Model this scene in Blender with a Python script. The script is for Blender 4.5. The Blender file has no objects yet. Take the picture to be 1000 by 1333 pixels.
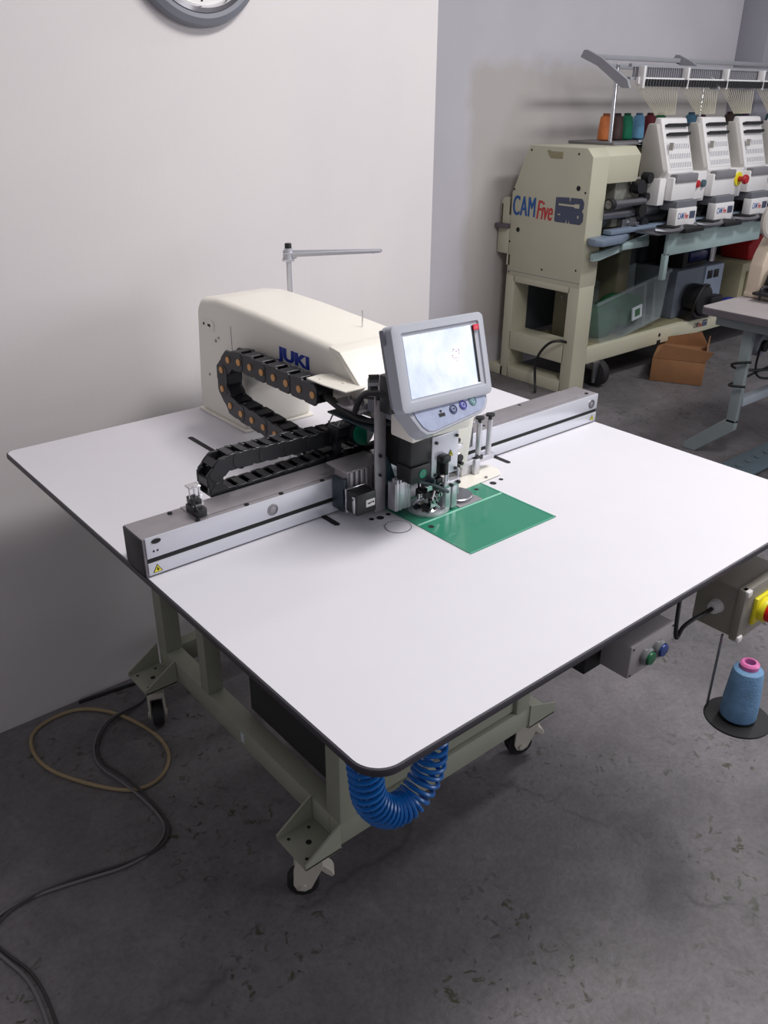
import bpy, bmesh, math, random
from mathutils import Vector, Matrix
random.seed(7)
SC = bpy.context.scene
COL = SC.collection
pi = math.pi

# ---------------------------------------------------------------- camera
cd = bpy.data.cameras.new('camera'); cam = bpy.data.objects.new('camera', cd); COL.objects.link(cam)
RW = Matrix(((0.76685246, -0.64178405, 0.00710852), (0.2808715, 0.34552418, 0.89539055), (-0.57710354, -0.68463587, 0.44522492)))
M = RW.transposed().to_4x4(); M.translation = Vector((0, 0, 1.65)); cam.matrix_world = M
cd.sensor_fit = 'VERTICAL'; cd.sensor_height = 36; cd.lens = 1099 / 1333 * 36
cd.clip_start = 0.05; cd.clip_end = 60
SC.camera = cam
# ---------------------------------------------------------------- light
SC.view_settings.view_transform = 'Standard'; SC.view_settings.look = 'None'
SC.view_settings.gamma = 1; SC.view_settings.exposure = 0.55; SC.view_settings.use_curve_mapping = False
W = bpy.data.worlds.new('world'); SC.world = W; W.use_nodes = True
W.node_tree.nodes['Background'].inputs[0].default_value = (0.92, 0.90, 0.98, 1)
W.node_tree.nodes['Background'].inputs[1].default_value = 0.21
def area(name, loc, target, sx, sy, power, col=(1, 1, 1)):
    l = bpy.data.lights.new(name, 'AREA'); l.shape = 'RECTANGLE'; l.size = sx; l.size_y = sy
    l.energy = power; l.color = col
    o = bpy.data.objects.new(name, l); COL.objects.link(o); o.location = loc
    o.rotation_euler = (Vector(target) - Vector(loc)).to_track_quat('-Z', 'Y').to_euler()
    return o
area('window_daylight', (4.6, -2.7, 2.0), (1.4, 1.4, 1.0), 2.2, 1.6, 48, (0.93, 0.95, 1.0))
area('ceiling_lamp', (1.75, 0.4, 3.2), (1.5, 0.9, 0), 1.3, 0.4, 39, (1.0, 0.97, 0.95))
area('ceiling_lamp', (4.9, 1.3, 3.3), (4.9, 1.32, 0), 1.3, 0.4, 38, (0.98, 0.98, 1.0))

# ---------------------------------------------------------------- materials
def s2l(c):
    return tuple(((v / 255) / 12.92 if v / 255 <= 0.04045 else (((v / 255) + 0.055) / 1.055) ** 2.4) for v in c)
def mat(name, rgb, rough=0.5, metal=0.0, var=0.04, scale=12, bump=0.0, bscale=200, coat=0.0, emit=0, alpha=1, trans=0):
    m = bpy.data.materials.new(name); m.use_nodes = True
    nt = m.node_tree; b = nt.nodes['Principled BSDF']
    c = s2l(rgb)
    tc = nt.nodes.new('ShaderNodeTexCoord')
    nz = nt.nodes.new('ShaderNodeTexNoise'); nz.inputs['Scale'].default_value = scale; nz.inputs['Detail'].default_value = 4
    nt.links.new(tc.outputs['Object'], nz.inputs['Vector'])
    cr = nt.nodes.new('ShaderNodeValToRGB')
    cr.color_ramp.elements[0].position = 0.3; cr.color_ramp.elements[1].position = 0.7
    cr.color_ramp.elements[0].color = tuple(max(0, v * (1 - var)) for v in c) + (1,)
    cr.color_ramp.elements[1].color = tuple(min(1, v * (1 + var)) for v in c) + (1,)
    nt.links.new(nz.outputs['Fac'], cr.inputs['Fac']); nt.links.new(cr.outputs['Color'], b.inputs['Base Color'])
    b.inputs['Roughness'].default_value = rough; b.inputs['Metallic'].default_value = metal
    b.inputs['Coat Weight'].default_value = coat
    b.inputs['Alpha'].default_value = alpha; b.inputs['Transmission Weight'].default_value = trans
    if emit:
        nt.links.new(cr.outputs['Color'], b.inputs['Emission Color']); b.inputs['Emission Strength'].default_value = emit
    if bump:
        n2 = nt.nodes.new('ShaderNodeTexNoise'); n2.inputs['Scale'].default_value = bscale
        nt.links.new(tc.outputs['Object'], n2.inputs['Vector'])
        bp = nt.nodes.new('ShaderNodeBump'); bp.inputs['Strength'].default_value = bump; bp.inputs['Distance'].default_value = 0.002
        nt.links.new(n2.outputs['Fac'], bp.inputs['Height']); nt.links.new(bp.outputs['Normal'], b.inputs['Normal'])
    return m
def L(nt, a, b): nt.links.new(a, b)
white = mat('white_laminate', (213, 211, 217), 0.5, var=0.008)
edgeb = mat('edge_band', (52, 48, 56), 0.45)
cream = mat('cream_paint', (228, 224, 214), 0.35, var=0.01)
greyp = mat('grey_plastic', (168, 171, 180), 0.42, var=0.01)
greyd = mat('grey_plastic_dark', (120, 122, 132), 0.45)
gloss = mat('glossy_console', (160, 168, 192), 0.10, coat=0.8, var=0.10, scale=60, bump=0.6, bscale=90)
alu = mat('aluminium', (206, 206, 212), 0.32, 0.75, var=0.02, scale=5)
aluw = mat('aluminium_bright', (214, 216, 224), 0.30, 0.35, var=0.01)
alud = mat('aluminium_dull', (160, 156, 160), 0.42, 0.6, var=0.05, scale=30)
chrome = mat('chrome', (215, 215, 218), 0.15, 1.0, var=0.02)
steel = mat('steel', (150, 150, 155), 0.3, 0.9, var=0.05)
black = mat('black_plastic', (26, 26, 30), 0.42, var=0.1)
blackm = mat('black_matte', (18, 18, 20), 0.7, var=0.1)
chainm = mat('chain_black', (30, 31, 36), 0.38, var=0.15, scale=40)
orange = mat('orange_cap', (204, 150, 92), 0.5, var=0.08)
framem = mat('sage_frame', (150, 152, 137), 0.5, var=0.04)
framed = mat('cabinet_dark', (44, 46, 48), 0.6)
green = mat('green_template', (52, 132, 106), 0.22, var=0.03, coat=0.3, scale=5)
greenl = mat('green_light', (140, 200, 178), 0.3)
blue = mat('letter_blue', (26, 52, 150), 0.4)
red = mat('red', (178, 30, 36), 0.35)
yellow = mat('yellow', (232, 220, 40), 0.4)
tealm = mat('teal', (44, 58, 66), 0.4)
ggreen = mat('green_plastic', (10, 130, 98), 0.3)
gsilver = mat('silver_label', (190, 200, 205), 0.4)
embc = mat('machine_cream', (190, 187, 165), 0.5, var=0.03, scale=4)
embw = mat('machine_white', (224, 221, 220), 0.45, var=0.02)
embt = mat('apron_bluegreen', (158, 178, 178), 0.5, var=0.04)
embg = mat('slate_grey', (92, 100, 110), 0.45)
lblue = mat('camfive_blue', (30, 84, 150), 0.5)
lred = mat('camfive_red', (186, 44, 48), 0.5)
ldark = mat('emblem_slate', (70, 76, 98), 0.5)
coilm = mat('coil_blue', (10, 100, 178), 0.3, var=0.1)
castm = mat('caster_cream', (190, 184, 172), 0.5)
rubber = mat('rubber', (30, 28, 30), 0.7)
pinkm = mat('pink', (226, 120, 180), 0.4)
cable_y = mat('cable_yellow', (150, 132, 100), 0.5)
cable_g = mat('cable_grey', (104, 102, 102), 0.5)
cable_k = mat('cable_black', (16, 16, 18), 0.5)
cardm = mat('cardboard', (140, 98, 64), 0.8, var=0.08)
tabtop = mat('table_grey', (150, 143, 142), 0.5)
tabedge = mat('table_edge', (92, 86, 92), 0.5)
beigem = mat('beige', (200, 184, 164), 0.5)
legm = mat('leg_grey', (128, 138, 140), 0.5)
clearp = mat('clear_plastic', (214, 222, 224), 0.25, alpha=0.32)
binm = mat('bin_plastic', (190, 204, 208), 0.35, alpha=0.16)
threadm = mat('thread', (206, 200, 180), 0.7)
def conem(n, rgb): return mat('thread_' + n, rgb, 0.6, var=0.12, scale=60, bump=0.6, bscale=300)

# screen
scr = bpy.data.materials.new('lcd_screen'); scr.use_nodes = True
nt = scr.node_tree; b = nt.nodes['Principled BSDF']
tc = nt.nodes.new('ShaderNodeTexCoord'); nz = nt.nodes.new('ShaderNodeTexNoise'); nz.inputs['Scale'].default_value = 14
L(nt, tc.outputs['Object'], nz.inputs['Vector'])
cr = nt.nodes.new('ShaderNodeValToRGB'); cr.color_ramp.elements[0].color = s2l((176, 196, 240)) + (1,); cr.color_ramp.elements[1].color = s2l((226, 236, 252)) + (1,)
cr.color_ramp.elements[0].position = 0.35; cr.color_ramp.elements[1].position = 0.6
L(nt, nz.outputs['Fac'], cr.inputs['Fac']); L(nt, cr.outputs['Color'], b.inputs['Emission Color']); b.inputs['Emission Strength'].default_value = 0.40
b.inputs['Base Color'].default_value = (0.05, 0.05, 0.06, 1); b.inputs['Roughness'].default_value = 0.22; b.inputs['Coat Weight'].default_value = 1.0; b.inputs['Coat Roughness'].default_value = 0.08
n2 = nt.nodes.new('ShaderNodeTexNoise'); n2.inputs['Scale'].default_value = 45; L(nt, tc.outputs['Object'], n2.inputs['Vector'])
bp = nt.nodes.new('ShaderNodeBump'); bp.inputs['Strength'].default_value = 0.5; bp.inputs['Distance'].default_value = 0.003
L(nt, n2.outputs['Fac'], bp.inputs['Height']); L(nt, bp.outputs['Normal'], b.inputs['Normal']); L(nt, bp.outputs['Normal'], b.inputs['Coat Normal'])

# concrete floor
flm = bpy.data.materials.new('concrete_floor'); flm.use_nodes = True
nt = flm.node_tree; b = nt.nodes['Principled BSDF']; tc = nt.nodes.new('ShaderNodeTexCoord')
def noise(scale, detail=6, dist=0.0, rough=0.6):
    n = nt.nodes.new('ShaderNodeTexNoise'); n.inputs['Scale'].default_value = scale; n.inputs['Detail'].default_value = detail
    n.inputs['Distortion'].default_value = dist; n.inputs['Roughness'].default_value = rough
    L(nt, tc.outputs['Object'], n.inputs['Vector']); return n.outputs['Fac']
def ramp(fac, p0, c0, p1, c1):
    r = nt.nodes.new('ShaderNodeValToRGB'); r.color_ramp.elements[0].position = p0; r.color_ramp.elements[1].position = p1
    r.color_ramp.elements[0].color = c0; r.color_ramp.elements[1].color = c1; L(nt, fac, r.inputs['Fac']); return r.outputs['Color']
def mixc(mode, fac, a, bb):
    m = nt.nodes.new('ShaderNodeMix'); m.data_type = 'RGBA'; m.blend_type = mode
    if isinstance(fac, float): m.inputs[0].default_value = fac
    else: L(nt, fac, m.inputs[0])
    L(nt, a, m.inputs[6])
    if isinstance(bb, tuple): m.inputs[7].default_value = bb
    else: L(nt, bb, m.inputs[7])
    return m.outputs[2]
g0 = ramp(noise(1.3, 8, 0.6), 0.3, s2l((90, 87, 89)) + (1,), 0.72, s2l((124, 119, 122)) + (1,))
g1 = mixc('MULTIPLY', 0.6, g0, ramp(noise(9, 8, 1.2), 0.35, (0.72, 0.72, 0.72, 1), 0.6, (1.05, 1.05, 1.05, 1)))
g1 = mixc('MULTIPLY', 0.55, g1, ramp(noise(70, 6, 0.3, 0.75), 0.32, (0.6, 0.58, 0.56, 1), 0.6, (1.12, 1.12, 1.12, 1)))
st = ramp(noise(34, 4, 0.8, 0.6), 0.58, (0, 0, 0, 1), 0.65, (1, 1, 1, 1))
reg = ramp(noise(2.2, 3), 0.47, (0, 0, 0, 1), 0.6, (1, 1, 1, 1))
stm = mixc('MULTIPLY', 1.0, st, reg)
g2 = mixc('MIX', stm, g1, s2l((58, 56, 42)) + (1,))
mu = nt.nodes.new('ShaderNodeTexVoronoi'); mu.feature = 'DISTANCE_TO_EDGE'; mu.inputs['Scale'].default_value = 0.55
dn = nt.nodes.new('ShaderNodeTexNoise'); dn.inputs['Scale'].default_value = 3; dn.inputs['Detail'].default_value = 6
vm = nt.nodes.new('ShaderNodeVectorMath'); vm.operation = 'MULTIPLY_ADD'; L(nt, tc.outputs['Object'], dn.inputs['Vector'])
L(nt, dn.outputs['Color'], vm.inputs[0]); vm.inputs[1].default_value = (0.35, 0.35, 0); L(nt, tc.outputs['Object'], vm.inputs[2]); L(nt, vm.outputs[0], mu.inputs['Vector'])
crk = ramp(mu.outputs['Distance'], 0.0, (1, 1, 1, 1), 0.006, (0, 0, 0, 1))
crk2 = mixc('MULTIPLY', 1.0, crk, ramp(noise(5, 4), 0.45, (0, 0, 0, 1), 0.55, (0.4, 0.4, 0.4, 1)))
g3 = mixc('MIX', crk2, g2, s2l((40, 38, 40)) + (1,))
L(nt, g3, b.inputs['Base Color'])
L(nt, ramp(noise(4, 5), 0.3, (0.42,) * 3 + (1,), 0.7, (0.68,) * 3 + (1,)), b.inputs['Roughness'])
bp = nt.nodes.new('ShaderNodeBump'); bp.inputs['Strength'].default_value = 0.35; bp.inputs['Distance'].default_value = 0.003
L(nt, noise(90, 8), bp.inputs['Height']); L(nt, bp.outputs['Normal'], b.inputs['Normal'])
# walls
def wallmat(name, c0, c1, stain=None, box=None):
    global nt, tc
    m = bpy.data.materials.new(name); m.use_nodes = True; nt = m.node_tree; b = nt.nodes['Principled BSDF']; tc = nt.nodes.new('ShaderNodeTexCoord')
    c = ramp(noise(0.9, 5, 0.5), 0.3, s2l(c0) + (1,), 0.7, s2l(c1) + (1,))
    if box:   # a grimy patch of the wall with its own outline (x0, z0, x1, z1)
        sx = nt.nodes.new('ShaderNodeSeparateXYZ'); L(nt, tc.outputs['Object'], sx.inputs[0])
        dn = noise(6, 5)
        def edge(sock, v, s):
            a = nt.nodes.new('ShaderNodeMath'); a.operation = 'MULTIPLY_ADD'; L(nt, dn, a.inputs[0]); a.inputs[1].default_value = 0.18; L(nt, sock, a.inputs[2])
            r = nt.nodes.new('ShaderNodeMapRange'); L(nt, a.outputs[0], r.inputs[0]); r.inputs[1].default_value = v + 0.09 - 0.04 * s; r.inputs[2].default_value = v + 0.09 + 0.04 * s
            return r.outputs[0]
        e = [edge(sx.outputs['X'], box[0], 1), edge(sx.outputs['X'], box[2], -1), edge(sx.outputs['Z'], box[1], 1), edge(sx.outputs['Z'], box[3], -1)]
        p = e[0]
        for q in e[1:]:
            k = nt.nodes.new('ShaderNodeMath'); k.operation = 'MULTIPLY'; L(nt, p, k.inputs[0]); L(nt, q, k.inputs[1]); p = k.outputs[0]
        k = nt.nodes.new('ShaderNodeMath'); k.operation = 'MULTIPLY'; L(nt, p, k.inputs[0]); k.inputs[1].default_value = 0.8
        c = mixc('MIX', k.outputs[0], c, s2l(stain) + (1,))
    L(nt, c, b.inputs['Base Color']); b.inputs['Roughness'].default_value = 0.75
    bp = nt.nodes.new('ShaderNodeBump'); bp.inputs['Strength'].default_value = 0.15; bp.inputs['Distance'].default_value = 0.002
    L(nt, noise(70, 4), bp.inputs['Height']); L(nt, bp.outputs['Normal'], b.inputs['Normal'])
    return m
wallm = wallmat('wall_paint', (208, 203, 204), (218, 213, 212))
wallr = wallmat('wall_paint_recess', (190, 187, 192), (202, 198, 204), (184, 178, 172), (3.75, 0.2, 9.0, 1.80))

# ---------------------------------------------------------------- mesh toolkit
class MB:
    def __init__(s, M=None): s.bm = bmesh.new(); s.M = M
    def add(s, t, mi=0, M=None):
        for f in t.faces: f.material_index = mi
        X = M if M is not None else s.M
        if X is not None: t.transform(X)
        me = bpy.data.meshes.new('t'); t.to_mesh(me); t.free(); s.bm.from_mesh(me); bpy.data.meshes.remove(me)
        return s
    def box(s, a, b, bev=0.0, seg=2, mi=0, M=None):
        t = bmesh.new(); bmesh.ops.create_cube(t, size=1)
        a = Vector(a); b = Vector(b)
        for v in t.verts: v.co = Vector([(a[i] + b[i]) / 2 + v.co[i] * (b[i] - a[i]) for i in range(3)])
        if bev: bmesh.ops.bevel(t, geom=list(t.edges), offset=min(bev, 0.49 * min(abs(b[i] - a[i]) for i in range(3))), segments=seg, profile=0.5, affect='EDGES')
        bmesh.ops.recalc_face_normals(t, faces=t.faces)
        return s.add(t, mi, M)
    def cyl(s, p0, p1, r, r2=None, n=20, mi=0, M=None, bev=0):
        p0 = Vector(p0); p1 = Vector(p1); d = p1 - p0
        t = bmesh.new(); bmesh.ops.create_cone(t, cap_ends=True, segments=n, radius1=r, radius2=r if r2 is None else r2, depth=d.length)
        if bev:
            es = [e for e in t.edges if abs(e.verts[0].co.z - e.verts[1].co.z) < 1e-6]
            bmesh.ops.bevel(t, geom=es, offset=bev, segments=2, profile=0.5, affect='EDGES')
        t.transform(Matrix.Translation((p0 + p1) / 2) @ d.to_track_quat('Z', 'Y').to_matrix().to_4x4())
        return s.add(t, mi, M)
    def tube(s, pts, r, n=8, mi=0, sm=0, closed=False, M=None):
        P = [Vector(p) for p in pts]
        for _ in range(sm):
            Q = []
            N = len(P)
            for i in range(N if closed else N - 1):
                a = P[i]; c = P[(i + 1) % N]; Q += [a * .75 + c * .25, a * .25 + c * .75]
            P = Q if closed else [P[0]] + Q + [P[-1]]
        t = bmesh.new(); rings = []
        N = len(P); up = None
        for i, p in enumerate(P):
            if closed: d = (P[(i + 1) % N] - P[i - 1])
            else: d = P[min(i + 1, N - 1)] - P[max(i - 1, 0)]
            d.normalize()
            if up is None: up = Vector((0, 0, 1)) if abs(d.z) < .9 else Vector((1, 0, 0))
            x = d.cross(up); x.normalize(); y = x.cross(d); y.normalize(); up = y
            rings.append([t.verts.new(p + x * (r * math.cos(2 * pi * k / n)) + y * (r * math.sin(2 * pi * k / n))) for k in range(n)])
        for i in range(N if closed else N - 1):
            A = rings[i]; B = rings[(i + 1) % N]
            for k in range(n): t.faces.new((A[k], A[(k + 1) % n], B[(k + 1) % n], B[k]))
        if not closed: t.faces.new(rings[0][::-1]); t.faces.new(rings[-1])
        bmesh.ops.recalc_face_normals(t, faces=t.faces)
        return s.add(t, mi, M)
    def lathe(s, c, prof, n=32, mi=0, M=None, axis=(0, 0, 1)):
        t = bmesh.new(); rings = []
        for (r, z) in prof:
            rings.append([t.verts.new((max(r, 1e-5) * math.cos(2 * pi * k / n), max(r, 1e-5) * math.sin(2 * pi * k / n), z)) for k in range(n)])
        for A, B in zip(rings, rings[1:]):
            for k in range(n): t.faces.new((A[k], A[(k + 1) % n], B[(k + 1) % n], B[k]))
        t.faces.new(rings[0][::-1]); t.faces.new(rings[-1])
        bmesh.ops.recalc_face_normals(t, faces=t.faces)
        t.transform(Matrix.Translation(c) @ Vector(axis).to_track_quat('Z', 'Y').to_matrix().to_4x4())
        return s.add(t, mi, M)
    def prism(s, poly, plane, a, b, bev=0, seg=2, mi=0, M=None, bev_all=True):
        # poly in 2D; plane 'yz' extruded along x, 'xz' along y, 'xy' along z
        t = bmesh.new()
        f3 = {'yz': lambda u, v, w: (w, u, v), 'xz': lambda u, v, w: (u, w, v), 'xy': lambda u, v, w: (u, v, w)}[plane]
        A = [t.verts.new(f3(u, v, a)) for u, v in poly]; B = [t.verts.new(f3(u, v, b)) for u, v in poly]
        t.faces.new(A[::-1]); t.faces.new(B); n = len(poly)
        for i in range(n): t.faces.new((A[i], A[(i + 1) % n], B[(i + 1) % n], B[i]))
        bmesh.ops.recalc_face_normals(t, faces=t.faces)
        if bev: bmesh.ops.bevel(t, geom=list(t.edges), offset=bev, segments=seg, profile=0.5, affect='EDGES')
        return s.add(t, mi, M)
    def sphere(s, c, r, mi=0, sc=(1, 1, 1), M=None):
        t = bmesh.new(); bmesh.ops.create_uvsphere(t, u_segments=18, v_segments=12, radius=r)
        t.transform(Matrix.Translation(c) @ Matrix.Diagonal((*sc, 1)))
        return s.add(t, mi, M)
    def curve(s, splines, depth, X, mi=0):
        # 2D outline with holes, extruded by depth, placed by X (local xy plane)
        cu = bpy.data.curves.new('c', 'CURVE'); cu.dimensions = '2D'; cu.fill_mode = 'BOTH'; cu.extrude = depth / 2
        for sp in splines:
            q = cu.splines.new('POLY'); q.points.add(len(sp) - 1); q.use_cyclic_u = True
            for i, (u, v) in enumerate(sp): q.points[i].co = (u, v, 0, 1)
        return s._cu(cu, X, mi)
    def text(s, body, size, X, depth=0.001, mi=0, shear=0, off=0, sx=1, sp=1):
        cu = bpy.data.curves.new('c', 'FONT'); cu.body = body; cu.size = size; cu.extrude = depth / 2; cu.shear = shear; cu.offset = off; cu.space_character = sp
        return s._cu(cu, X @ Matrix.Diagonal((sx, 1, 1, 1)), mi)
    def _cu(s, cu, X, mi):
        o = bpy.data.objects.new('c', cu); COL.objects.link(o)
        dg = bpy.context.evaluated_depsgraph_get(); dg.update()
        me = bpy.data.meshes.new_from_object(o.evaluated_get(dg)); bpy.data.objects.remove(o)
        t = bmesh.new(); t.from_mesh(me); bpy.data.meshes.remove(me)
        return s.add(t, mi, X)

def wloc(o):
    v = Vector((0, 0, 0))
    while o is not None: v = v + Vector(o.location); o = o.parent
    return v
def build(name, mb, mats, parent=None, loc=None, label=None, cat=None, group=None, kind=None, ang=35):
    me = bpy.data.meshes.new(name)
    mats = mats if isinstance(mats, (list, tuple)) else [mats]
    if parent is not None and loc is None: off = wloc(parent); l = Vector((0, 0, 0))
    else:
        off = Vector(loc or (0, 0, 0)); l = off - (wloc(parent) if parent is not None else Vector((0, 0, 0)))
    mb.bm.transform(Matrix.Translation(-off)); mb.bm.to_mesh(me); mb.bm.free()
    for m in mats: me.materials.append(m)
    me.shade_smooth(); me.set_sharp_from_angle(angle=math.radians(ang))
    o = bpy.data.objects.new(name, me); COL.objects.link(o); o.parent = parent; o.location = l
    if label: o['label'] = label
    if cat: o['category'] = cat
    if group: o['group'] = group
    if kind: o['kind'] = kind
    return o
SEPARATE = {'bolt_hole', 'cover_screw', 'rail_hole', 'rail_screw', 'hook_arm', 'hoop_bracket', 'housing_screw', 'tension_knob', 'control_cover', 'hinge_knob', 'cover_bolt',
            'box_screw', 'lid_clip', 'post_screw', 'punch_hole', 'hour_mark', 'tension_disc', 'beam_mark', 'cylinder_cap', 'carriage_block', 'screen_mark', 'guide_post', 'loose_wire', 'panel_rib', 'housing_block'}
_build = build
def build(name, mb, mats, parent=None, **k):      # repeated small pieces: every closed piece becomes a part of its own
    if name not in SEPARATE: return _build(name, mb, mats, parent, **k)
    bm = mb.bm; seen = set(); out = None
    bm.verts.ensure_lookup_table(); bm.faces.ensure_lookup_table()
    for f0 in bm.faces:
        if f0.index in seen: continue
        st = [f0]; seen.add(f0.index); fs = []
        while st:
            f = st.pop(); fs.append(f)
            for v in f.verts:
                for g in v.link_faces:
                    if g.index not in seen: seen.add(g.index); st.append(g)
        n = MB(); vm = {}
        for f in fs:
            for v in f.verts:
                if v not in vm: vm[v] = n.bm.verts.new(v.co)
            q = n.bm.faces.new([vm[v] for v in f.verts]); q.material_index = f.material_index
        out = _build(name, n, mats, parent, **k)
    bm.free(); return out
def thing(name, label, cat, loc, group=None):
    o = bpy.data.objects.new(name, None); COL.objects.link(o); o.location = loc; o['label'] = label; o['category'] = cat
    o.empty_display_size = 0.05
    if group: o['group'] = group
    return o
def kids(o): return [c for c in bpy.data.objects if c.parent == o]
def copy_tree(o, parent=None, dloc=(0, 0, 0)):
    c = o.copy(); COL.objects.link(c); c.parent = parent; c.location = Vector(o.location) + Vector(dloc)
    for ch in kids(o): copy_tree(ch, c)
    return c
def rrect(x0, y0, x1, y1, R4, n=8):
    out = []
    q = R4 if isinstance(R4, (tuple, list)) else (R4,) * 4
    for r, cx, cy, a0 in ((q[0], x1 - q[0], y1 - q[0], 0), (q[1], x0 + q[1], y1 - q[1], 90), (q[2], x0 + q[2], y0 + q[2], 180), (q[3], x1 - q[3], y0 + q[3], 270)):
        for k in range(n + 1):
            a = math.radians(a0 + 90 * k / n); out.append((cx + r * math.cos(a), cy + r * math.sin(a)))
    return out
# frames for lettering: text x axis -> dir, y -> up
def TX(loc, xdir, up):
    x = Vector(xdir).normalized(); y = Vector(up).normalized(); z = x.cross(y)
    m = Matrix((x, y, z)).transposed().to_4x4(); m.translation = Vector(loc); return m
def flat(name, body_fn, mats, parent, **k):
    m = MB(); body_fn(m); return build(name, m, mats, parent, **k)

# ================================================================ SETTING
build('floor', MB().box((-3, -4, -0.05), (11, 3.75, 0)), flm, kind='structure', loc=(0, 0, 0))
build('wall_left', MB().box((-3, 2.14, 0), (2.0, 3.78, 3.4)), wallm, kind='structure', loc=(0, 2.14, 0))
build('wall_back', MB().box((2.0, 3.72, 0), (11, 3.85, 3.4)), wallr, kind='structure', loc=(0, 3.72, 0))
build('trim_1', MB().box((6.45, 3.50, 0), (6.95, 3.72, 3.4), 0.004), wallmat('wall_paint_column', (150, 149, 158), (160, 158, 166)), kind='structure', loc=(6.5, 3.5, 0))

# ================================================================ PATTERN SEWING MACHINE
X0, X1, Y0, Y1 = 0.490, 1.727, 0.598, 1.947
SM = thing('pattern_sewing_machine', 'large pattern sewing machine with square white table top, cream arm and tilted screen, on wheels', 'sewing machine', (1.11, 1.30, 0))
CR = lambda o: tuple(max(.002, v - o) for v in (.022, .022, .045, .045))
tt = build('table_top', MB().prism(rrect(X0 + .004, Y0 + .004, X1 - .004, Y1 - .004, CR(.004), 10), 'xy', 0.886, 0.9), white, SM)
eb = MB()
def band(offset, z): return [(x, y, z) for x, y in rrect(X0 + offset, Y0 + offset, X1 - offset, Y1 - offset, CR(offset), 10)]
t = bmesh.new(); loops = [band(0.0045, 0.8995), band(0.001, 0.899), band(0.0, 0.896), band(0, 0.890), band(0.002, 0.8865), band(0.02, 0.886), band(0.02, 0.887)]
rs = [[t.verts.new(p) for p in lp] for lp in loops]
for A, B in zip(rs, rs[1:]):
    for k in range(len(A)): t.faces.new((A[k], A[(k + 1) % len(A)], B[(k + 1) % len(A)], B[k]))
bmesh.ops.recalc_face_normals(t, faces=t.faces); eb.add(t)
build('edge_band', eb, edgeb, tt)
def slot_shape(cx, cy, w, l, ang, z0=0.8995, z1=0.9006):
    pts = []
    for sgn in (1, -1):
        for k in range(9):
            a = -pi / 2 + pi * k / 8
            u = sgn * (l / 2 - w / 2) + sgn * (w / 2) * math.cos(a); v = sgn * (w / 2) * math.sin(a)
            pts.append((cx + u * math.cos(ang) - v * math.sin(ang), cy + u * math.sin(ang) + v * math.cos(ang)))
    return MB().prism(pts, 'xy', z0, z1)
for cx, cy, l in ((0.867, 1.19, 0.052), (1.353, 1.19, 0.052)): build('slot', slot_shape(cx, cy, 0.013, l, pi / 2), blackm, tt)
build('slot', slot_shape(0.868, 1.64, 0.013, 0.245, pi / 2), blackm, tt)
for x, y, r in ((0.933, 1.144, .005), (0.950, 1.138, .0075), (0.972, 1.140, .005), (1.218, 1.107, .005), (1.243, 1.112, .0075), (1.271, 1.115, .005)):
    build('screw_hole', MB().cyl((x, y, 0.8995), (x, y, 0.9006), r, n=18), blackm, tt)
build('access_cap', MB().lathe((0.952, 1.087, 0.8996), [(0.0262, 0), (0.0262, 0.001), (0.0248, 0.001), (0.0248, 0.0004)], 48), blackm, tt)
build('access_cap', MB().cyl((0.952, 1.087, 0.8996), (0.952, 1.087, 0.9007), 0.0248, n=48), white, tt)

# --- frame under the table
fr = MB()
for x in (0.80, 1.37):
    fr.box((x, 1.13, 0.151), (x + .05, 1.916, 0.212), 0.003)
    for y in (1.0895, 1.906): fr.box((x + .0004, y, 0.210), (x + .05, y + .05, 0.886), 0.002)
    fr.box((x, 1.665, 0.212), (x + .045, 1.705, 0.886), 0.002)
    fr.box((x + .001, 1.135, 0.82), (x + .049, 1.91, 0.886), 0.002)
fr.box((0.80, 1.09, 0.150), (1.42, 1.13, 0.216), 0.003); fr.box((0.80, 1.915, 0.150), (1.42, 1.955, 0.216), 0.003)
fr.box((0.845, 1.091, 0.82), (1.375, 1.13, 0.886), 0.002)
frame = build('frame', fr, framem, SM)
build('front_panel', MB().box((0.85, 1.10, 0.222), (1.37, 1.112, 0.82), 0.001).box((0.872, 1.096, 0.235), (1.345, 1.1, 0.80), 0.001), framem, frame)
build('control_cabinet', MB().box((0.856, 1.14, 0.216), (1.36, 1.545, 0.74), 0.004), framed, SM, label='dark control cabinet hung inside the frame')
build('mounting_bracket', MB().box((0.855, 1.55, 0.40), (0.875, 1.64, 0.84), 0.002).box((0.84, 1.60, .62), (1.35, 1.64, .66), .002), framem, frame)
build('name_plate', MB().box((0.7985, 1.49, 0.168), (0.8, 1.505, 0.196)), gsilver, frame)
def outrigger(x0, x1, ylo, yhi, z=0.145, ho=.014):   # plate with two fins; x0 outer end, x1 at the frame
    m = MB(); m.box((min(x0, x1), ylo, z), (max(x0, x1), yhi, z + .006), 0.001)
    for y in (ylo, yhi - .005):
        poly = [(x0, z), (x0, z + ho), (x1, z + .075), (x1, z)]
        m.prism([(a_ if a_ != x1 else x1 - (.002 if x1 > x0 else -.002), b_) for a_, b_ in poly], 'xz', y, y + .005)
    o = build('caster_plate', m, framem, frame)
    h = MB(); s = 1 if x1 > x0 else -1; cx = x0 + s * .048; cy = (ylo + yhi) / 2
    for dx, dy, r in ((0, 0, .007), (-s * .03, .035, .004), (-s * .03, -.035, .004), (s * .025, .035, .004)):
        h.cyl((cx + dx, cy + dy, z + .005), (cx + dx, cy + dy, z + .0068), r, n=12)
    build('bolt_hole', h, blackm, frame)
    return cx, cy
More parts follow.
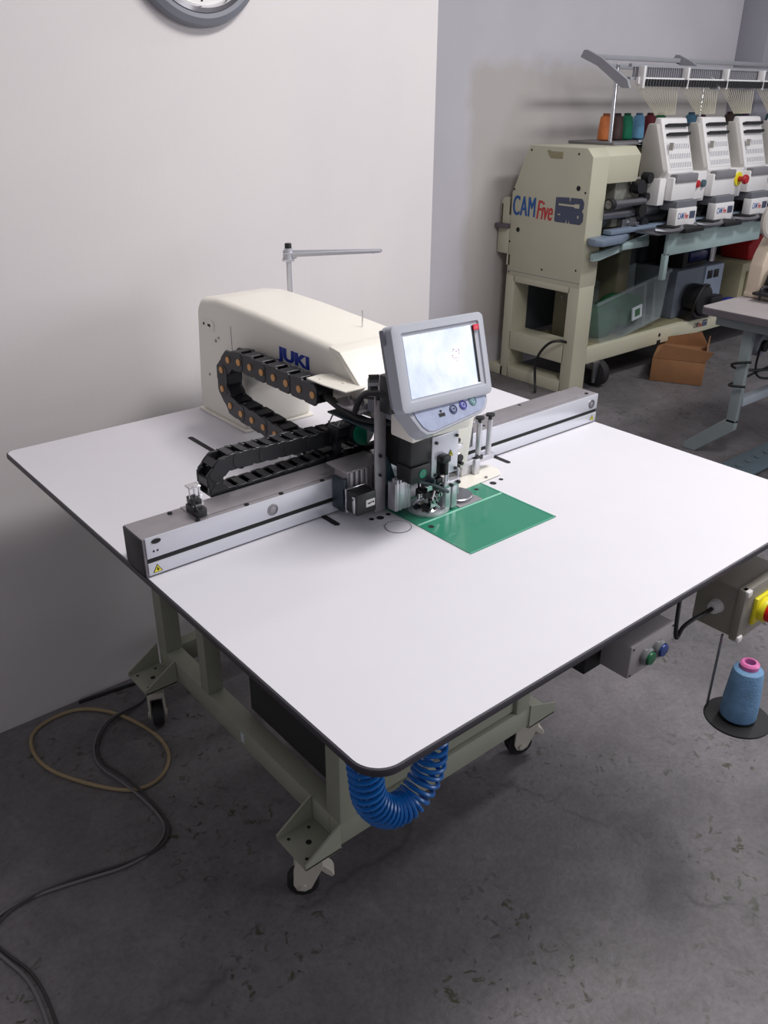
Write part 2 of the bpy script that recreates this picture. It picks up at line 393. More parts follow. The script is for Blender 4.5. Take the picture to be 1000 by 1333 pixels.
def caster(cx, cy, ang, top=0.145):
    c = bpy.data.objects.new('caster', None); COL.objects.link(c); c.parent = SM; c.location = Vector((cx, cy, 0)) - wloc(SM); c.empty_display_size = .03
    R_ = Matrix.Translation((cx, cy, 0)) @ Matrix.Rotation(ang, 4, 'Z')
    k = MB(R_)
    k.box((-.035, -.03, top - .008), (.035, .03, top), .003)
    k.lathe((0, 0, top - .03), [(.024, 0), (.028, .006), (.028, .016), (.02, .022)], 20)
    for sy in (-1, 1):
        k.prism([(-.03, .115), (.03, .115), (.03, .095), (.002, .03), (-.012, .022), (-.03, .026), (-.038, .045), (-.036, .09)], 'xz', sy * .021 - .003, sy * .021 + .003, .0015, 1)
    k.box((-.034, -.022, .098), (.03, .022, .118), .004)
    # brake lever
    k.prism([(.02, .105), (.05, .075), (.056, .06), (.05, .054), (.036, .064), (.016, .085)], 'xz', -.016, .016, .002, 1)
    k.cyl((-.016, -.027, .037), (-.016, .027, .037), .008, n=12)
    build('fork', k, castm, c)
    w = MB(R_); w.cyl((-.016, -.0155, .037), (-.016, .0155, .037), .037, n=32, bev=.005)
    build('wheel', w, rubber, c)
for (a, b2, c_, d_, an) in ((0.703, 0.80, 1.085, 1.20, -0.6), (0.703, 0.80, 1.85, 1.965, 1.2), (1.525, 1.42, 1.085, 1.20, -0.4), (1.525, 1.42, 1.85, 1.965, -0.8)):
    cx, cy = outrigger(a, b2, c_, d_, ho=.014 if a < 1 else .034); caster(cx, cy, an)

# --- long cross rail (aluminium box beam)
bm_ = MB()
bm_.box((0.492, 1.2135, 0.902), (1.725, 1.285, 0.9745), 0.001)
beam = build('cross_rail', bm_, alud, SM, label='long aluminium box rail across the table')
build('face_cover', MB().box((0.496, 1.210, 0.9365), (1.722, 1.2135, 0.9755), 0.0008).box((0.496, 1.210, 0.904), (1.722, 1.2135, 0.9275), 0.0008), aluw, beam)
build('track_groove', MB().box((0.497, 1.2118, 0.9275), (1.721, 1.2137, 0.9365)), blackm, beam)
build('end_cap', MB().box((0.4895, 1.2145, 0.903), (0.4925, 1.284, 0.9735), 0.001), black, beam, label='black end cap')
build('end_cap', MB().box((1.7245, 1.2145, 0.903), (1.7275, 1.284, 0.9735), 0.001), black, beam, label='black end cap')
for x in (0.749, 1.698):
    em = MB()
    em.lathe((x, 1.2102, 0.953), [(.0115, 0), (.0115, .0012), (.009, .0016), (.0088, .0008)], 32, axis=(0, -1, 0), mi=0)
    em.lathe((x, 1.2102, 0.953), [(.0062, 0), (.0062, .0014), (.004, .0018)], 24, axis=(0, -1, 0), mi=1)
    build('emblem', em, [steel, alud], beam)
dt = MB(); dt.prism([(x + .515, y + .967) for x, y in [(a * .009, b * .0045) for a, b in [(math.cos(t_), math.sin(t_)) for t_ in [2 * pi * k / 20 for k in range(20)]]]], 'xz', 1.2092, 1.2102)
dt.cyl((.509, 1.2092, .949), (.509, 1.2102, .949), .0018, n=10); dt.cyl((.516, 1.2092, .949), (.516, 1.2102, .949), .0018, n=10)
build('rail_hole', dt, blackm, beam)
def warn(par, c, s, face):   # yellow triangle with dark symbol on a -y face
    m = MB(); x, y, z = c
    m.prism([(x - s, z - s * .8), (x + s, z - s * .8), (x, z + s)], 'xz', y - .0006, y, mi=1)
    m.prism([(x - s * .8, z - s * .68), (x + s * .8, z - s * .68), (x, z + s * .75)], 'xz', y - .0009, y - .0005, mi=0)
    m.prism([(x - s * .1, z - s * .5), (x + s * .15, z - s * .5), (x + s * .1, z + s * .35), (x - s * .12, z + s * .3)], 'xz', y - .0012, y - .0008, mi=1)
    m.prism([(x - s * .4, z - s * .1), (x + s * .35, z - s * .3), (x + s * .3, z - s * .1)], 'xz', y - .0012, y - .0008, mi=1)
    build('warning_label', m, [yellow, blackm], par)
warn(beam, (.512, 1.2098, .915), .0085, 0); warn(beam, (1.706, 1.2098, .9155), .0075, 0)
bt = MB()
for x, y in ((.575, 1.275), (.70, 1.219), (.775, 1.219), (.60, 1.219), (.87, 1.219), (1.33, 1.23), (1.70, 1.23), (1.30, 1.275), (1.50, 1.275)):
    bt.cyl((x, y, .974), (x, y, .9765), .0045, n=12)
build('rail_screw', bt, blackm, beam)
build('top_plate', MB().box((0.60, 1.225, .9745), (1.66, 1.284, .9762), .0005), alud, beam)
# limit sensor on the rail
sb = MB(); sb.box((.600, 1.222, .976), (.622, 1.262, .992), .002).box((.603, 1.235, .992), (.620, 1.262, 1.006), .002).cyl((.597, 1.23, .995), (.614, 1.23, .995), .006, n=14)
sb.tube([(.61, 1.225, .985), (.603, 1.215, .99), (.60, 1.225, 1.0), (.606, 1.24, 1.004)], .002, sm=2)
ls = build('limit_sensor', sb, black, SM)
cs = MB()
for dx in (0, .009, .018): cs.box((.603 + dx, 1.246, 1.004), (.606 + dx, 1.250, 1.028), .0005)
cs.box((.602, 1.243, 1.024), (.625, 1.262, 1.0275), .001).box((.604, 1.25, .985), (.63, 1.253, 1.006), .0008)
build('sensor_bracket', cs, chrome, ls)

# --- arm and column cover
prof = [(1.925, .903), (1.925, .965), (1.905, 1.168), (1.885, 1.198), (1.80, 1.209), (1.62, 1.206), (1.34, 1.192), (1.30, 1.180), (1.205, 1.098), (1.205, 1.072), (1.40, 1.062), (1.64, 1.045), (1.69, 1.01), (1.70, .903)]
ac = MB().prism(prof, 'yz', .990, 1.188, .016, 4)
arm = build('arm_cover', ac, cream, SM, ang=50)
build('base_flange', MB().box((.986, 1.697, .9002), (1.192, 1.929, .9075), .003), cream, arm)
sk = MB()
for y, z, r in ((1.866, 1.138, .0035), (1.845, 1.138, .0035), (1.815, 1.105, .004), (1.74, 1.082, .0035), (1.775, .955, .003), (1.86, 1.01, .0035), (1.80, 1.115, .003)):
    sk.cyl((.9885, y, z), (.9905, y, z), r, n=12)
build('cover_screw', sk, steel, arm)
pl = MB(); pl.prism([(y, z) for y, z in rrect(1.80 + .018, 1.124, 1.885, 1.152, .012, 6)], 'yz', .9885, .9902, .0005, 1)
pl.cyl((.9878, 1.866, 1.138), (.989, 1.866, 1.138), .0038, n=12, mi=1).cyl((.9878, 1.838, 1.138), (.989, 1.838, 1.138), .0038, n=12, mi=1)
build('vent_plate', pl, [cream, blackm], arm)
build('cover_seam', MB().box((.9893, 1.7385, .99), (.9903, 1.7395, 1.155)), greyd, arm)
lt = MB().text('JUKI', .036, TX((.9892, 1.535, 1.126), (0, -1, .0), (0, 0, 1)), .0012, off=.0016, sx=1.72)
build('maker_lettering', lt, blue, arm, label='blue lettering on the arm side')
# front cover of the arm with a flared lip
fc = MB(); fc.prism([(1.335, 1.197), (1.30, 1.192), (1.195, 1.106), (1.188, 1.075), (1.20, 1.072), (1.208, 1.098), (1.305, 1.182), (1.335, 1.187)], 'yz', .978, 1.20, .002, 2)
build('front_cover', fc, cream, arm)
# thread stand on the arm
ts = MB(); ts.cyl((1.235, 1.85, 1.10), (1.235, 1.85, 1.283), .0068, n=20).cyl((1.17, 1.85, 1.105), (1.237, 1.85, 1.105), .009, n=14)
stand = build('thread_pole', ts, alu, SM)
A = Vector((1.235, 1.85, 1.279)); B = Vector((1.453, 1.741, 1.279)); d = (B - A).normalized(); ex = Matrix.Translation(A) @ Matrix.Rotation(math.atan2(d.y, d.x), 4, 'Z')
tb = MB(ex); tb.prism([(-.014, -.011), (.02, -.011), (.022, -.0065), (.24, -.003), (.246, .003), (.24, .007), (-.014, .011)], 'xz', -.0015, .0015).box((-.014, -.012, .003), (.238, .0015, .0055), .0008).cyl((0, 0, -.016), (0, 0, .016), .0105, n=20).box((-.016, -.010, -.016), (.014, .010, -.010), .001)
for q in (.088, .135, .22): tb.cyl((q, -.003, 0), (q, .003, 0), .0045, n=12)
build('thread_guide_bar', tb, alu, stand)
build('clamp_knob', MB().cyl((1.235, 1.85, 1.293), (1.235, 1.85, 1.307), .0088, n=18, bev=.002), black, stand, label='black clamp knob')
build('thread_pin', MB().cyl((1.128, 1.416, 1.19), (1.128, 1.416, 1.232), .0016, n=10), chrome, SM)

# --- cable chains
def chain(path2, plane, w0, w1, h, pitch, mat_, caps, name):
    # path2: polyline in the chain plane; sampled at the link pitch
    P = [Vector(p) for p in path2]
    seg = [(P[i + 1] - P[i]).length for i in range(len(P) - 1)]; tot = sum(seg)
    def at(s):
        for i, l in enumerate(seg):
            if s <= l or i == len(seg) - 1: return P[i] + (P[i + 1] - P[i]) * (s / l)
            s -= l
    n = int(round(tot / pitch)); m = MB(); cm = []
    pts = [at(tot * i / n) for i in range(n + 1)]
    for i in range(n):
        a, b_ = pts[i], pts[i + 1]; dd = (b_ - a); l = dd.length; an = math.atan2(dd.y, dd.x)
        if plane == 'yz': X = Matrix(((0, 0, 1, 0), (1, 0, 0, 0), (0, 1, 0, 0), (0, 0, 0, 1)))   # (u,v,w)->(x=w,y=u,z=v)
        else: X = Matrix(((1, 0, 0, 0), (0, 0, 1, 0), (0, 1, 0, 0), (0, 0, 0, 1)))
        T = X @ Matrix.Translation((a.x, a.y, 0)) @ Matrix.Rotation(an, 4, 'Z')
        e = h * .5; ov = h * .30
        oct_ = [(-ov, -e * .55), (-ov * .4, -e), (l * .55, -e), (l * .62, -e * .9), (l + ov * .5, -e * .9), (l + ov, -e * .4), (l + ov, e * .4), (l + ov * .5, e * .9), (l * .62, e * .9), (l * .55, e), (-ov * .4, e), (-ov, e * .55)]
        off = .0012 if i % 2 else 0
        for (q0, q1) in ((w0 + off, w0 + .007 + off), (w1 - .007 - off, w1 - off)):
            m.prism(oct_, 'xy', q0, q1, .0008, 1, M=T)
        for sg in (1, -1):
            m.box((l * .08, sg * e - sg * .005, w0 + .003), (l * .66, sg * e - sg * .0003, w1 - .003), .001, 1, M=T)
        cm.append(T @ Vector((0, 0, w0 - .0005)))
    ch = build(name, m, mat_, SM)
    if caps:
        for p in cm:
            c = MB().cyl(p + Vector((.001, 0, 0)), p + Vector((-.0018, 0, 0)), h * .17, n=18, bev=.0006)
            build('pivot_cap', c, orange, ch)
    return ch
path = [(1.328, 1.107), (1.375, 1.1075), (1.60, 1.109)]
for k in range(0, 9):
    a = math.radians(90 - 180 * k / 8 ); path.append((1.635 + .062 * math.cos(a), 1.0475 + .0605 * math.sin(a)))
path += [(1.56, .984), (1.44, .976), (1.31, .968), (1.24, .962)]
chain(path, 'yz', .930, .972, .045, .0465, chainm, True, 'cable_chain')
p2 = [(1.04, 1.017), (.90, 1.024), (.735, 1.031)]
for k in range(0, 9):
    a = math.radians(90 + 180 * k / 8); p2.append((.71 + .033 * math.cos(a), .9975 + .0335 * math.sin(a)))
p2 += [(.80, .965), (1.04, .972)]
chain([(x, z) for x, z in p2], 'xz', 1.290, 1.335, .033, .0285, chainm, False, 'cable_chain')
# chain bracket, trays, hoses
br = MB(); br.prism([(.928, 1.345), (.928, 1.29), (.935, 1.225), (.985, 1.225), (.985, 1.335), (.965, 1.348)], 'xy', 1.136, 1.139, .0008, 1).cyl((.945, 1.32, 1.138), (.945, 1.32, 1.141), .0035, n=12).cyl((.965, 1.27, 1.138), (.965, 1.27, 1.141), .0035, n=12)
build('chain_bracket', br, cream, SM)
mp = MB(); mp.box((.945, 1.195, 1.098), (.99, 1.29, 1.103), .001)
for x, y in ((.955, 1.215), (.972, 1.21), (.965, 1.245), (.982, 1.235), (.975, 1.265)): mp.cyl((x, y, 1.102), (x, y, 1.112), .0045, n=12)
build('mounting_plate', mp, alud, SM)
build('hose_tray', MB().box((.945, 1.16, 1.074), (.985, 1.30, 1.078), .001), tealm, SM)
hs = MB()
hs.tube([(.95, 1.31, 1.105), (.948, 1.26, 1.094), (.955, 1.20, 1.082), (.985, 1.15, 1.085), (1.02, 1.14, 1.10)], .0075, 10, sm=3)
hs.tube([(.96, 1.31, 1.10), (.962, 1.25, 1.088), (.972, 1.19, 1.07), (1.0, 1.15, 1.06), (1.02, 1.14, 1.03)], .006, 10, sm=3)
hs.tube([(.945, 1.21, 1.10), (.938, 1.19, 1.13), (.93, 1.16, 1.155), (.925, 1.13, 1.165), (.935, 1.10, 1.165)], .006, 10, sm=3)
hs.tube([(.965, 1.20, 1.13), (.955, 1.17, 1.14), (.942, 1.13, 1.15)], .005, 8, sm=2)
hs.tube([(1.04, 1.31, .972), (1.03, 1.25, 1.0), (1.00, 1.20, 1.03), (.985, 1.17, 1.07)], .009, 10, sm=3)
build('cable_bundle', hs, cable_k, SM)
zt = MB(); zt.tube([(.93, 1.262, 1.083), (.928, 1.272, 1.064), (.926, 1.282, 1.058)], .0014, 6, sm=1).tube([(.929, 1.275, 1.068), (.925, 1.262, 1.058)], .0012, 6)
build('cable_tie', zt, black, SM)

# --- carriage on the rail
cb = MB(); cb.box((.893, 1.168, .93), (.972, 1.2095, 1.0), .001)
for k in range(6): cb.box((.896 + k * .0125, 1.163, .928), (.9025 + k * .0125, 1.169, 1.003), .0008)
cb.box((.889, 1.166, 1.0), (.985, 1.232, 1.004), .001)
car = build('rail_carriage', cb, alud, SM)
cb2 = MB(); cb2.box((.886, 1.175, .918), (.892, 1.209, .985), .001).cyl((.888, 1.17, .970), (.888, 1.17, .990), .004, n=12).box((.975, 1.16, .925), (1.035, 1.205, .94), .001).box((.975, 1.15, .91), (1.03, 1.16, .955), .001)
build('carriage_block', cb2, tealm, car)
mo = MB(); mo.box((.880, 1.122, .930), (.927, 1.156, .974), .003)
motor = build('stepper_motor', mo, black, SM, label='small black stepper motor box with a white label, left of the head')
build('label_plate', MB().box((.901, 1.1206, .944), (.922, 1.1224, .959), .0005), embw, motor)
lm = MB()
for x0, w in ((.905, .002), (.908, .002)): lm.box((x0, 1.1198, .950), (x0 + w, 1.1208, .953))
lm.cyl((.9175, 1.1198, .9525), (.9175, 1.1208, .9525), .002, n=12); lm.cyl((.9125, 1.1198, .9525), (.9125, 1.1208, .9525), .0016, n=10)
build('label_marks', lm, blackm, motor)
build('motor_flange', MB().box((.8785, 1.128, .934), (.8802, 1.136, .968), .0006).box((.880, 1.156, .925), (.93, 1.16, .975), .001), chrome, motor)

# --- green round cap and small motor behind the post
gm = MB(); gm.cyl((.999, 1.252, 1.034), (.999, 1.29, 1.034), .030, n=32, bev=.002)
gmo = build('tension_motor', gm, black, SM)
def halfdisc(c, r, y0, y1, a0, a1, n=20):
    pts = [(c[0] + r * math.cos(a0 + (a1 - a0) * k / n), c[1] + r * math.sin(a0 + (a1 - a0) * k / n)) for k in range(n + 1)]
    return MB().prism(pts, 'xz', y0, y1)
build('green_cap', halfdisc((.999, 1.034), .026, 1.2485, 1.2525, math.radians(75), math.radians(285)), ggreen, gmo, label='green half of the round cap')
build('silver_cap', halfdisc((.999, 1.034), .026, 1.2490, 1.2525, math.radians(-75), math.radians(75)), gsilver, gmo, label='silver half of the round cap')
build('valve_block', MB().box((.94, 1.262, 1.03), (.975, 1.295, 1.052), .003).box((.945, 1.27, .975), (.957, 1.285, 1.03), .001), black, SM)
build('valve_top', MB().box((.943, 1.258, 1.052), (.972, 1.29, 1.056), .001).tube([(.945, 1.265, 1.056), (.95, 1.262, 1.066), (.962, 1.262, 1.066), (.966, 1.27, 1.056)], .0016, sm=1), steel, SM)
air = MB()
for k, (x, y) in enumerate(((.87, 1.335), (.885, 1.34), (.90, 1.33))): air.tube([(x, y, .985), (x + .01, y, .998), (x + .02, y - .01, 1.0), (x + .035, y - .01, .99)], .003, sm=2)
build('air_fitting', air, chrome, SM)

# --- sheet metal post holding the screen
po = MB(); po.box((.9405, 1.143, .912), (.9665, 1.147, 1.16), .0008).box((.9645, 1.143, .912), (.967, 1.17, 1.16), .0008)
post = build('side_post', po, alud, SM)
build('post_screw', MB().cyl((.952, 1.139, 1.03), (.952, 1.143, 1.03), .0035, n=10).cyl((.952, 1.139, .99), (.952, 1.143, .99), .003, n=10), black, post)

# --- sewing head
hb = MB(); hb.prism([(1.06, .962), (1.155, .955), (1.170, .962), (1.186, 1.075), (1.186, 1.17), (1.04, 1.17), (1.03, 1.075), (1.06, 1.05)], 'xz', 1.12, 1.205, .006, 3)
head = build('needle_head', hb, cream, SM)
kb = MB()
for x, z, r, l in ((1.128, 1.028, .0055, .012), (1.140, .985, .008, .008), (1.123, .963, .0055, .012), (1.134, .968, .005, .010), (1.142, .974, .004, .012), (1.118, .985, .004, .006), (1.115, .975, .004, .01)):
    kb.cyl((x, 1.12, z), (x, 1.12 - l, z), r, n=16)
build('tension_knob', kb, black, head)
hw = MB(); hw.box((1.118, 1.106, 1.008), (1.140, 1.121, 1.020), .001).box((1.118, 1.112, .998), (1.128, 1.121, 1.022), .001).lathe((1.140, 1.1195, .985), [(.0105, 0), (.0105, .002), (.0085, .003)], 24, axis=(0, -1, 0))
build('tension_bracket', hw, chrome, head)
uc = MB(); uc.prism([(.962, 1.076), (1.005, 1.078), (1.108, 1.074), (1.118, 1.10), (1.118, 1.16), (.962, 1.16)], 'xz', 1.062, 1.125, .004, 2)
build('upper_cover', uc, cream, head)
for x, z in ((.967, 1.092), (1.023, 1.104), (1.052, 1.098), (1.003, 1.088)):
    build('cover_bolt', MB().cyl((x, 1.062, z), (x, 1.055, z), .0038, n=12), black, head)
hm = MB(); hm.box((.978, 1.084, .990), (1.031, 1.126, 1.076), .004).box((.974, 1.078, .984), (1.026, 1.12, 1.018), .003)
hmo = build('head_motor', hm, black, SM, label='black motor with a green badge under the screen')
build('motor_badge', MB().cyl((1.004, 1.0785, 1.001), (1.004, 1.0765, 1.001), .0088, n=24), ggreen, hmo, label='green round badge')
build('motor_badge_mark', MB().tube([(.999, 1.0762, .998), (1.002, 1.0762, 1.004), (1.005, 1.0762, .999), (1.008, 1.0762, 1.004)], .0006, 5), gsilver, hmo)
sp = MB(); sp.box((1.033, 1.084, .978), (1.103, 1.090, 1.064), .001).box((1.034, 1.09, 1.0), (1.10, 1.12, 1.06), .001)
face = build('face_plate', sp, aluw, SM)
for x, z in ((1.042, 1.052), (1.096, 1.055), (1.042, .985), (1.096, .986)): build('plate_screw', MB().cyl((x, 1.084, z), (x, 1.080, z), .0032, n=10), black, face)
build('slot', MB().box((1.046, 1.0825, .980), (1.064, 1.085, 1.022), .0005), blackm, face)
build('thread_knob', MB().box((1.046, 1.066, 1.012), (1.068, 1.084, 1.026), .003).box((1.055, 1.069, .985), (1.064, 1.083, 1.014), .001), black, face)
warn(face, (1.082, 1.0835, 1.021), .0072, 0)
mb_ = MB(); mb_.cyl((1.060, 1.072, .965), (1.060, 1.072, 1.012), .0028, n=12).cyl((1.069, 1.076, .955), (1.069, 1.076, 1.0), .0024, n=12).cyl((1.102, 1.08, .93), (1.102, 1.08, .985), .0026, n=12)
mb_.box((1.062, 1.072, .908), (1.076, 1.092, .962), .001).box((1.080, 1.072, .906), (1.094, 1.092, .963), .001).box((1.076, 1.078, .912), (1.081, 1.09, .955), .0005)
mb_.box((1.056, 1.07, .955), (1.10, 1.095, .968), .0015)
cyl_ = build('presser_cylinder', mb_, alu, SM)
build('cylinder_fitting', MB().cyl((1.072, 1.07, .961), (1.072, 1.064, .961), .0035, n=12).cyl((1.091, 1.07, .963), (1.091, 1.064, .963), .0035, n=12).box((1.04, 1.075, .968), (1.056, 1.09, .98), .002), black, cyl_)
lk = MB()
rnd = random.Random(3)
for k in range(14):
    x = 1.015 + rnd.random() * .045; y = 1.085 + rnd.random() * .035; z = .922 + rnd.random() * .045
    a = .004 + rnd.random() * .007; lk.box((x - a, y - .004, z - a * .8), (x + a, y + .004, z + a * .8), .001, 1, mi=(0, 0, 1)[k % 3])
for k in range(7):
    x = 1.012 + rnd.random() * .045; z = .915 + rnd.random() * .05; lk.cyl((x, 1.075, z), (x, 1.10, z), .004, n=12, mi=(1, 0)[k % 2])
lk.tube([(1.03, 1.07, .96), (1.022, 1.068, .945), (1.032, 1.068, .93), (1.044, 1.07, .92)], .002, sm=2)
build('needle_linkage', lk, [chrome, black], SM)
nb = MB().cyl((1.052, 1.098, .905), (1.052, 1.098, .99), .0028, n=12).cyl((1.052, 1.098, .902), (1.052, 1.098, .912), .006, .004, n=16)
build('needle_bar', nb, chrome, SM)
cup = MB().lathe((1.048, 1.106, .903), [(.041, 0), (.043, .002), (.043, .006), (.040, .0075), (.034, .007), (.033, .003), (.034, .0005)], 48)
build('presser_foot_ring', cup, clearp, SM, label='clear plastic presser ring')
build('presser_foot', MB().lathe((1.048, 1.106, .904), [(.030, 0), (.032, .004), (.024, .012), (.012, .016)], 36), chrome, SM)
hk = MB().lathe((1.130, 1.108, .9035), [(.032, 0), (.033, .002), (.033, .006), (.031, .0075), (.0005, .0078)], 48, mi=0)
build('bobbin_cover', hk, [steel], SM)
build('needle_plate', MB().box((1.10, 1.068, .9015), (1.165, 1.125, .9035), .0008), alud, SM)
build('finger_guard', MB().box((1.026, 1.068, .976), (1.030, 1.09, .985)).tube([(1.0, 1.085, .983), (1.03, 1.075, .972), (1.065, 1.068, .948)], .0035, 8, sm=1), tealm, SM)
lf = MB()
for k, x in enumerate((.968, .976, .990, .998)):
    lf.box((x, 1.11, .918), (x + .0045, 1.125, .985), .001)
lf.box((.966, 1.112, .918), (1.006, 1.135, .976), .001)
build('wiper_bracket', lf, alu, SM)
ww = MB()
for k in range(5):
    ww.tube([(.972 + .006 * k, 1.17, 1.05 - .01 * k), (.968 + .004 * k, 1.155, 1.01), (.975 + .005 * k, 1.15, .97), (.985 + .004 * k, 1.14, .94)], .0022, 6, sm=2)
build('air_tube', ww, mat('air_tube_teal', (40, 74, 84), .35), SM)
# right hand feed frame and air cylinders
fp = MB(); fp.prism([(1.165, 1.125), (1.285, 1.13), (1.30, 1.15), (1.30, 1.185), (1.165, 1.205)], 'xy', .9008, .9045, .001, 1)
ff = build('feed_plate', fp, cream, SM)
build('plate_screw', MB().cyl((1.245, 1.135, .9045), (1.245, 1.135, .907), .0035, n=12), steel, ff)
ar = MB(); 
for x in (1.252, 1.284): ar.cyl((x, 1.17, .94), (x, 1.17, 1.02), .0062, n=20, bev=.001)
ar.box((1.20, 1.165, .928), (1.30, 1.185, .94), .001).box((1.235, 1.16, .905), (1.25, 1.175, .94), .001).box((1.205, 1.17, .905), (1.235, 1.21, .936), .002)
acy = build('air_cylinder', ar, alu, SM)
ak = MB()
for x, z in ((1.252, 1.02), (1.284, 1.02)): ak.cyl((x, 1.17, z + .008), (x, 1.17, z + .012), .010, n=18).cyl((x, 1.17, z), (x, 1.17, z + .008), .004, n=10)
ak.box((1.24, 1.163, .935), (1.262, 1.168, .945), .001)
build('cylinder_cap', ak, black, acy)
gf = MB(); gf.box((1.205, 1.175, .965), (1.240, 1.19, 1.01), .002)
gf.tube([(1.225, 1.175, 1.01), (1.232, 1.17, 1.025), (1.246, 1.17, 1.022), (1.252, 1.17, 1.01)], .0026, sm=2)
build('cylinder_bracket', gf, steel, acy)

# --- tilted control panel
TLT = math.atan2(.042, .141)
cen = Vector((1.010, 1.037, 1.228))
TP = Matrix.Translation(cen) @ Matrix.Rotation(math.radians(1.5), 4, 'Y') @ Matrix.Rotation(-TLT, 4, 'X')   # local x right, z up along the face, y depth
w, h = .110, .0745
pm = MB(TP)
# bezel ring with sunk frame, built from loops
def ringloops(loops, y_list):
    t = bmesh.new(); R_ = []
    for (lx0, lz0, lx1, lz1, r), y in zip(loops, y_list):
        R_.append([t.verts.new((u, y, v)) for u, v in rrect(lx0, lz0, lx1, lz1, r, 5)])
    for A_, B_ in zip(R_, R_[1:]):
        for k in range(len(A_)): t.faces.new((A_[k], A_[(k + 1) % len(A_)], B_[(k + 1) % len(A_)], B_[k]))
    return t, R_
t, R_ = ringloops([(-w + .004, -h + .004, w - .004, h - .004, .008), (-w, -h, w, h, .011), (-w, -h, w, h, .011), (-w + .001, -h + .001, w - .001, h - .001, .010), (-w + .005, -h + .005, w - .005, h - .005, .008),
                   (-w + .020, -h + .017, w - .014, h - .014, .004), (-w + .022, -h + .019, w - .016, h - .016, .004), (-w + .026, -h + .023, w - .027, h - .021, .003)],
                  [.030, .026, .004, .001, 0, 0, .003, .0035])
t.faces.new(R_[0])
bmesh.ops.recalc_face_normals(t, faces=t.faces); pm.add(t)
panel = build('control_panel', pm, greyp, SM, label='grey tilted touch screen panel above the sewing head')
build('screen', MB(TP).box((-w + .0255, .0026, -h + .0225), (w - .0265, .006, h - .0205)), scr, panel)
build('screen_edge', MB(TP).box((w - .0315, .0012, -h + .025), (w - .0268, .003, h - .022)), blackm, panel)
sm_ = MB(TP); rr = random.Random(5)
for k in range(16):
    x = .022 + rr.random() * .018; z = -.004 + rr.random() * .022; s = .0006 + rr.random() * .001
    sm_.box((x, .0020, z), (x + s * 1.6, .0028, z + s))
build('screen_mark', sm_, mat('pink_mark', (206, 130, 150), .5), panel)
build('usb_cover', MB(TP).box((w - .030, -.0016, h - .031), (w - .016, .0008, h - .021), .0006), mat('red_tag', (206, 36, 62), .35), panel, label='small red tag at the upper right corner of the panel')
build('panel_back', MB(TP).box((-w + .006, .022, -h + .006), (w - .008, .045, h - .02), .008, 3).box((-w - .003, .016, h - .03), (-w + .03, .03, h - .004), .003), greyd, panel)
# sloping console below the screen with USB port and three round buttons
C2 = Matrix.Translation(TP @ Vector((0, .008, -h + .004))) @ Matrix.Rotation(math.radians(1.5), 4, 'Y') @ Matrix.Rotation(math.radians(-34), 4, 'X')
poly = [(-.100, .006), (.102, .006), (.098, -.016), (.086, -.030), (.074, -.035), (-.052, -.050), (-.070, -.048), (-.080, -.038), (-.088, -.020), (-.094, -.006)]
build('console_body', MB(C2).prism(poly, 'xz', .0008, .036, .003, 2), greyp, panel)
ins = [(-.084, .002), (.095, .002), (.091, -.014), (.080, -.026), (.070, -.0305), (-.050, -.045), (-.064, -.043), (-.073, -.034), (-.080, -.018)]
build('console_film', MB(C2).prism(ins, 'xz', -.0012, .001, .0004, 1), gloss, panel)
for x, z, c in ((.006, -.0165, mat('button_slate', (86, 92, 124), .2)), (.032, -.0135, mat('button_blue', (92, 90, 168), .2)), (.058, -.0105, mat('button_green', (120, 160, 160), .2))):
    bn = MB(C2).lathe((x, -.001, z), [(.0085, 0), (.0085, .002), (.007, .003), (.0068, .0015), (.0005, .0015)], 28, axis=(0, -1, 0))
    build('push_button', bn, c, panel)
    build('button_ring', MB(C2).lathe((x, -.002, z), [(.0045, 0), (.0045, .0014), (.003, .0015), (.003, .0002)], 20, axis=(0, -1, 0)), gloss, panel)
build('usb_port', MB(C2).box((-.030, -.0022, -.024), (-.016, -.001, -.018)).box((-.0245, -.0022, -.017), (-.0225, -.001, -.012)).box((-.027, -.0022, -.0145), (-.020, -.001, -.0135)), black, panel)
pk = MB()
pk.cyl((.905, 1.09, 1.205), (.89, 1.10, 1.205), .007, n=14).cyl((.905, 1.095, 1.185), (.892, 1.10, 1.185), .006, n=14).box((.93, 1.09, 1.13), (.965, 1.12, 1.20), .003)
build('hinge_knob', pk, black, panel)
build('panel_arm', MB().box((.965, 1.075, 1.10), (1.10, 1.20, 1.17), .006), greyd, panel)
build('inner_housing', MB().box((.985, 1.126, 1.0), (1.03, 1.205, 1.12), .006), blackm, SM)

# --- boxes under the front edge
sbx = MB(); sbx.box((1.036, .602, .782), (1.160, .660, .846), .004)
bbox = build('button_box', sbx, mat('box_grey', (146, 141, 142), .45), SM, label='grey box with a green and a blue push button under the front edge')
for x, c in ((1.080, mat('btn_green', (14, 92, 56), .35)), (1.116, mat('btn_blue', (34, 58, 120), .35))):
    build('button_collar', MB().lathe((x, .602, .812), [(.0165, 0), (.0165, .006), (.013, .010), (.012, .006)], 28, axis=(0, -1, 0)), mat('collar_grey', (124, 126, 128), .3, .4), bbox)
    build('push_button', MB().cyl((x, .60, .812), (x, .588, .812), .0115, n=24, bev=.001), c, bbox)
build('box_backplate', MB().box((1.0, .662, .775), (1.05, .70, .885), .001), blackm, bbox)
build('box_screw', MB().cyl((1.042, .6025, .84), (1.042, .601, .84), .002, n=8).cyl((1.042, .6025, .788), (1.042, .601, .788), .002, n=8).cyl((1.154, .6025, .84), (1.154, .601, .84), .002, n=8), blackm, bbox)
build('hanger_strap', MB().box((1.215, .67, .76), (1.222, .685, .885), .001), blackm, SM)
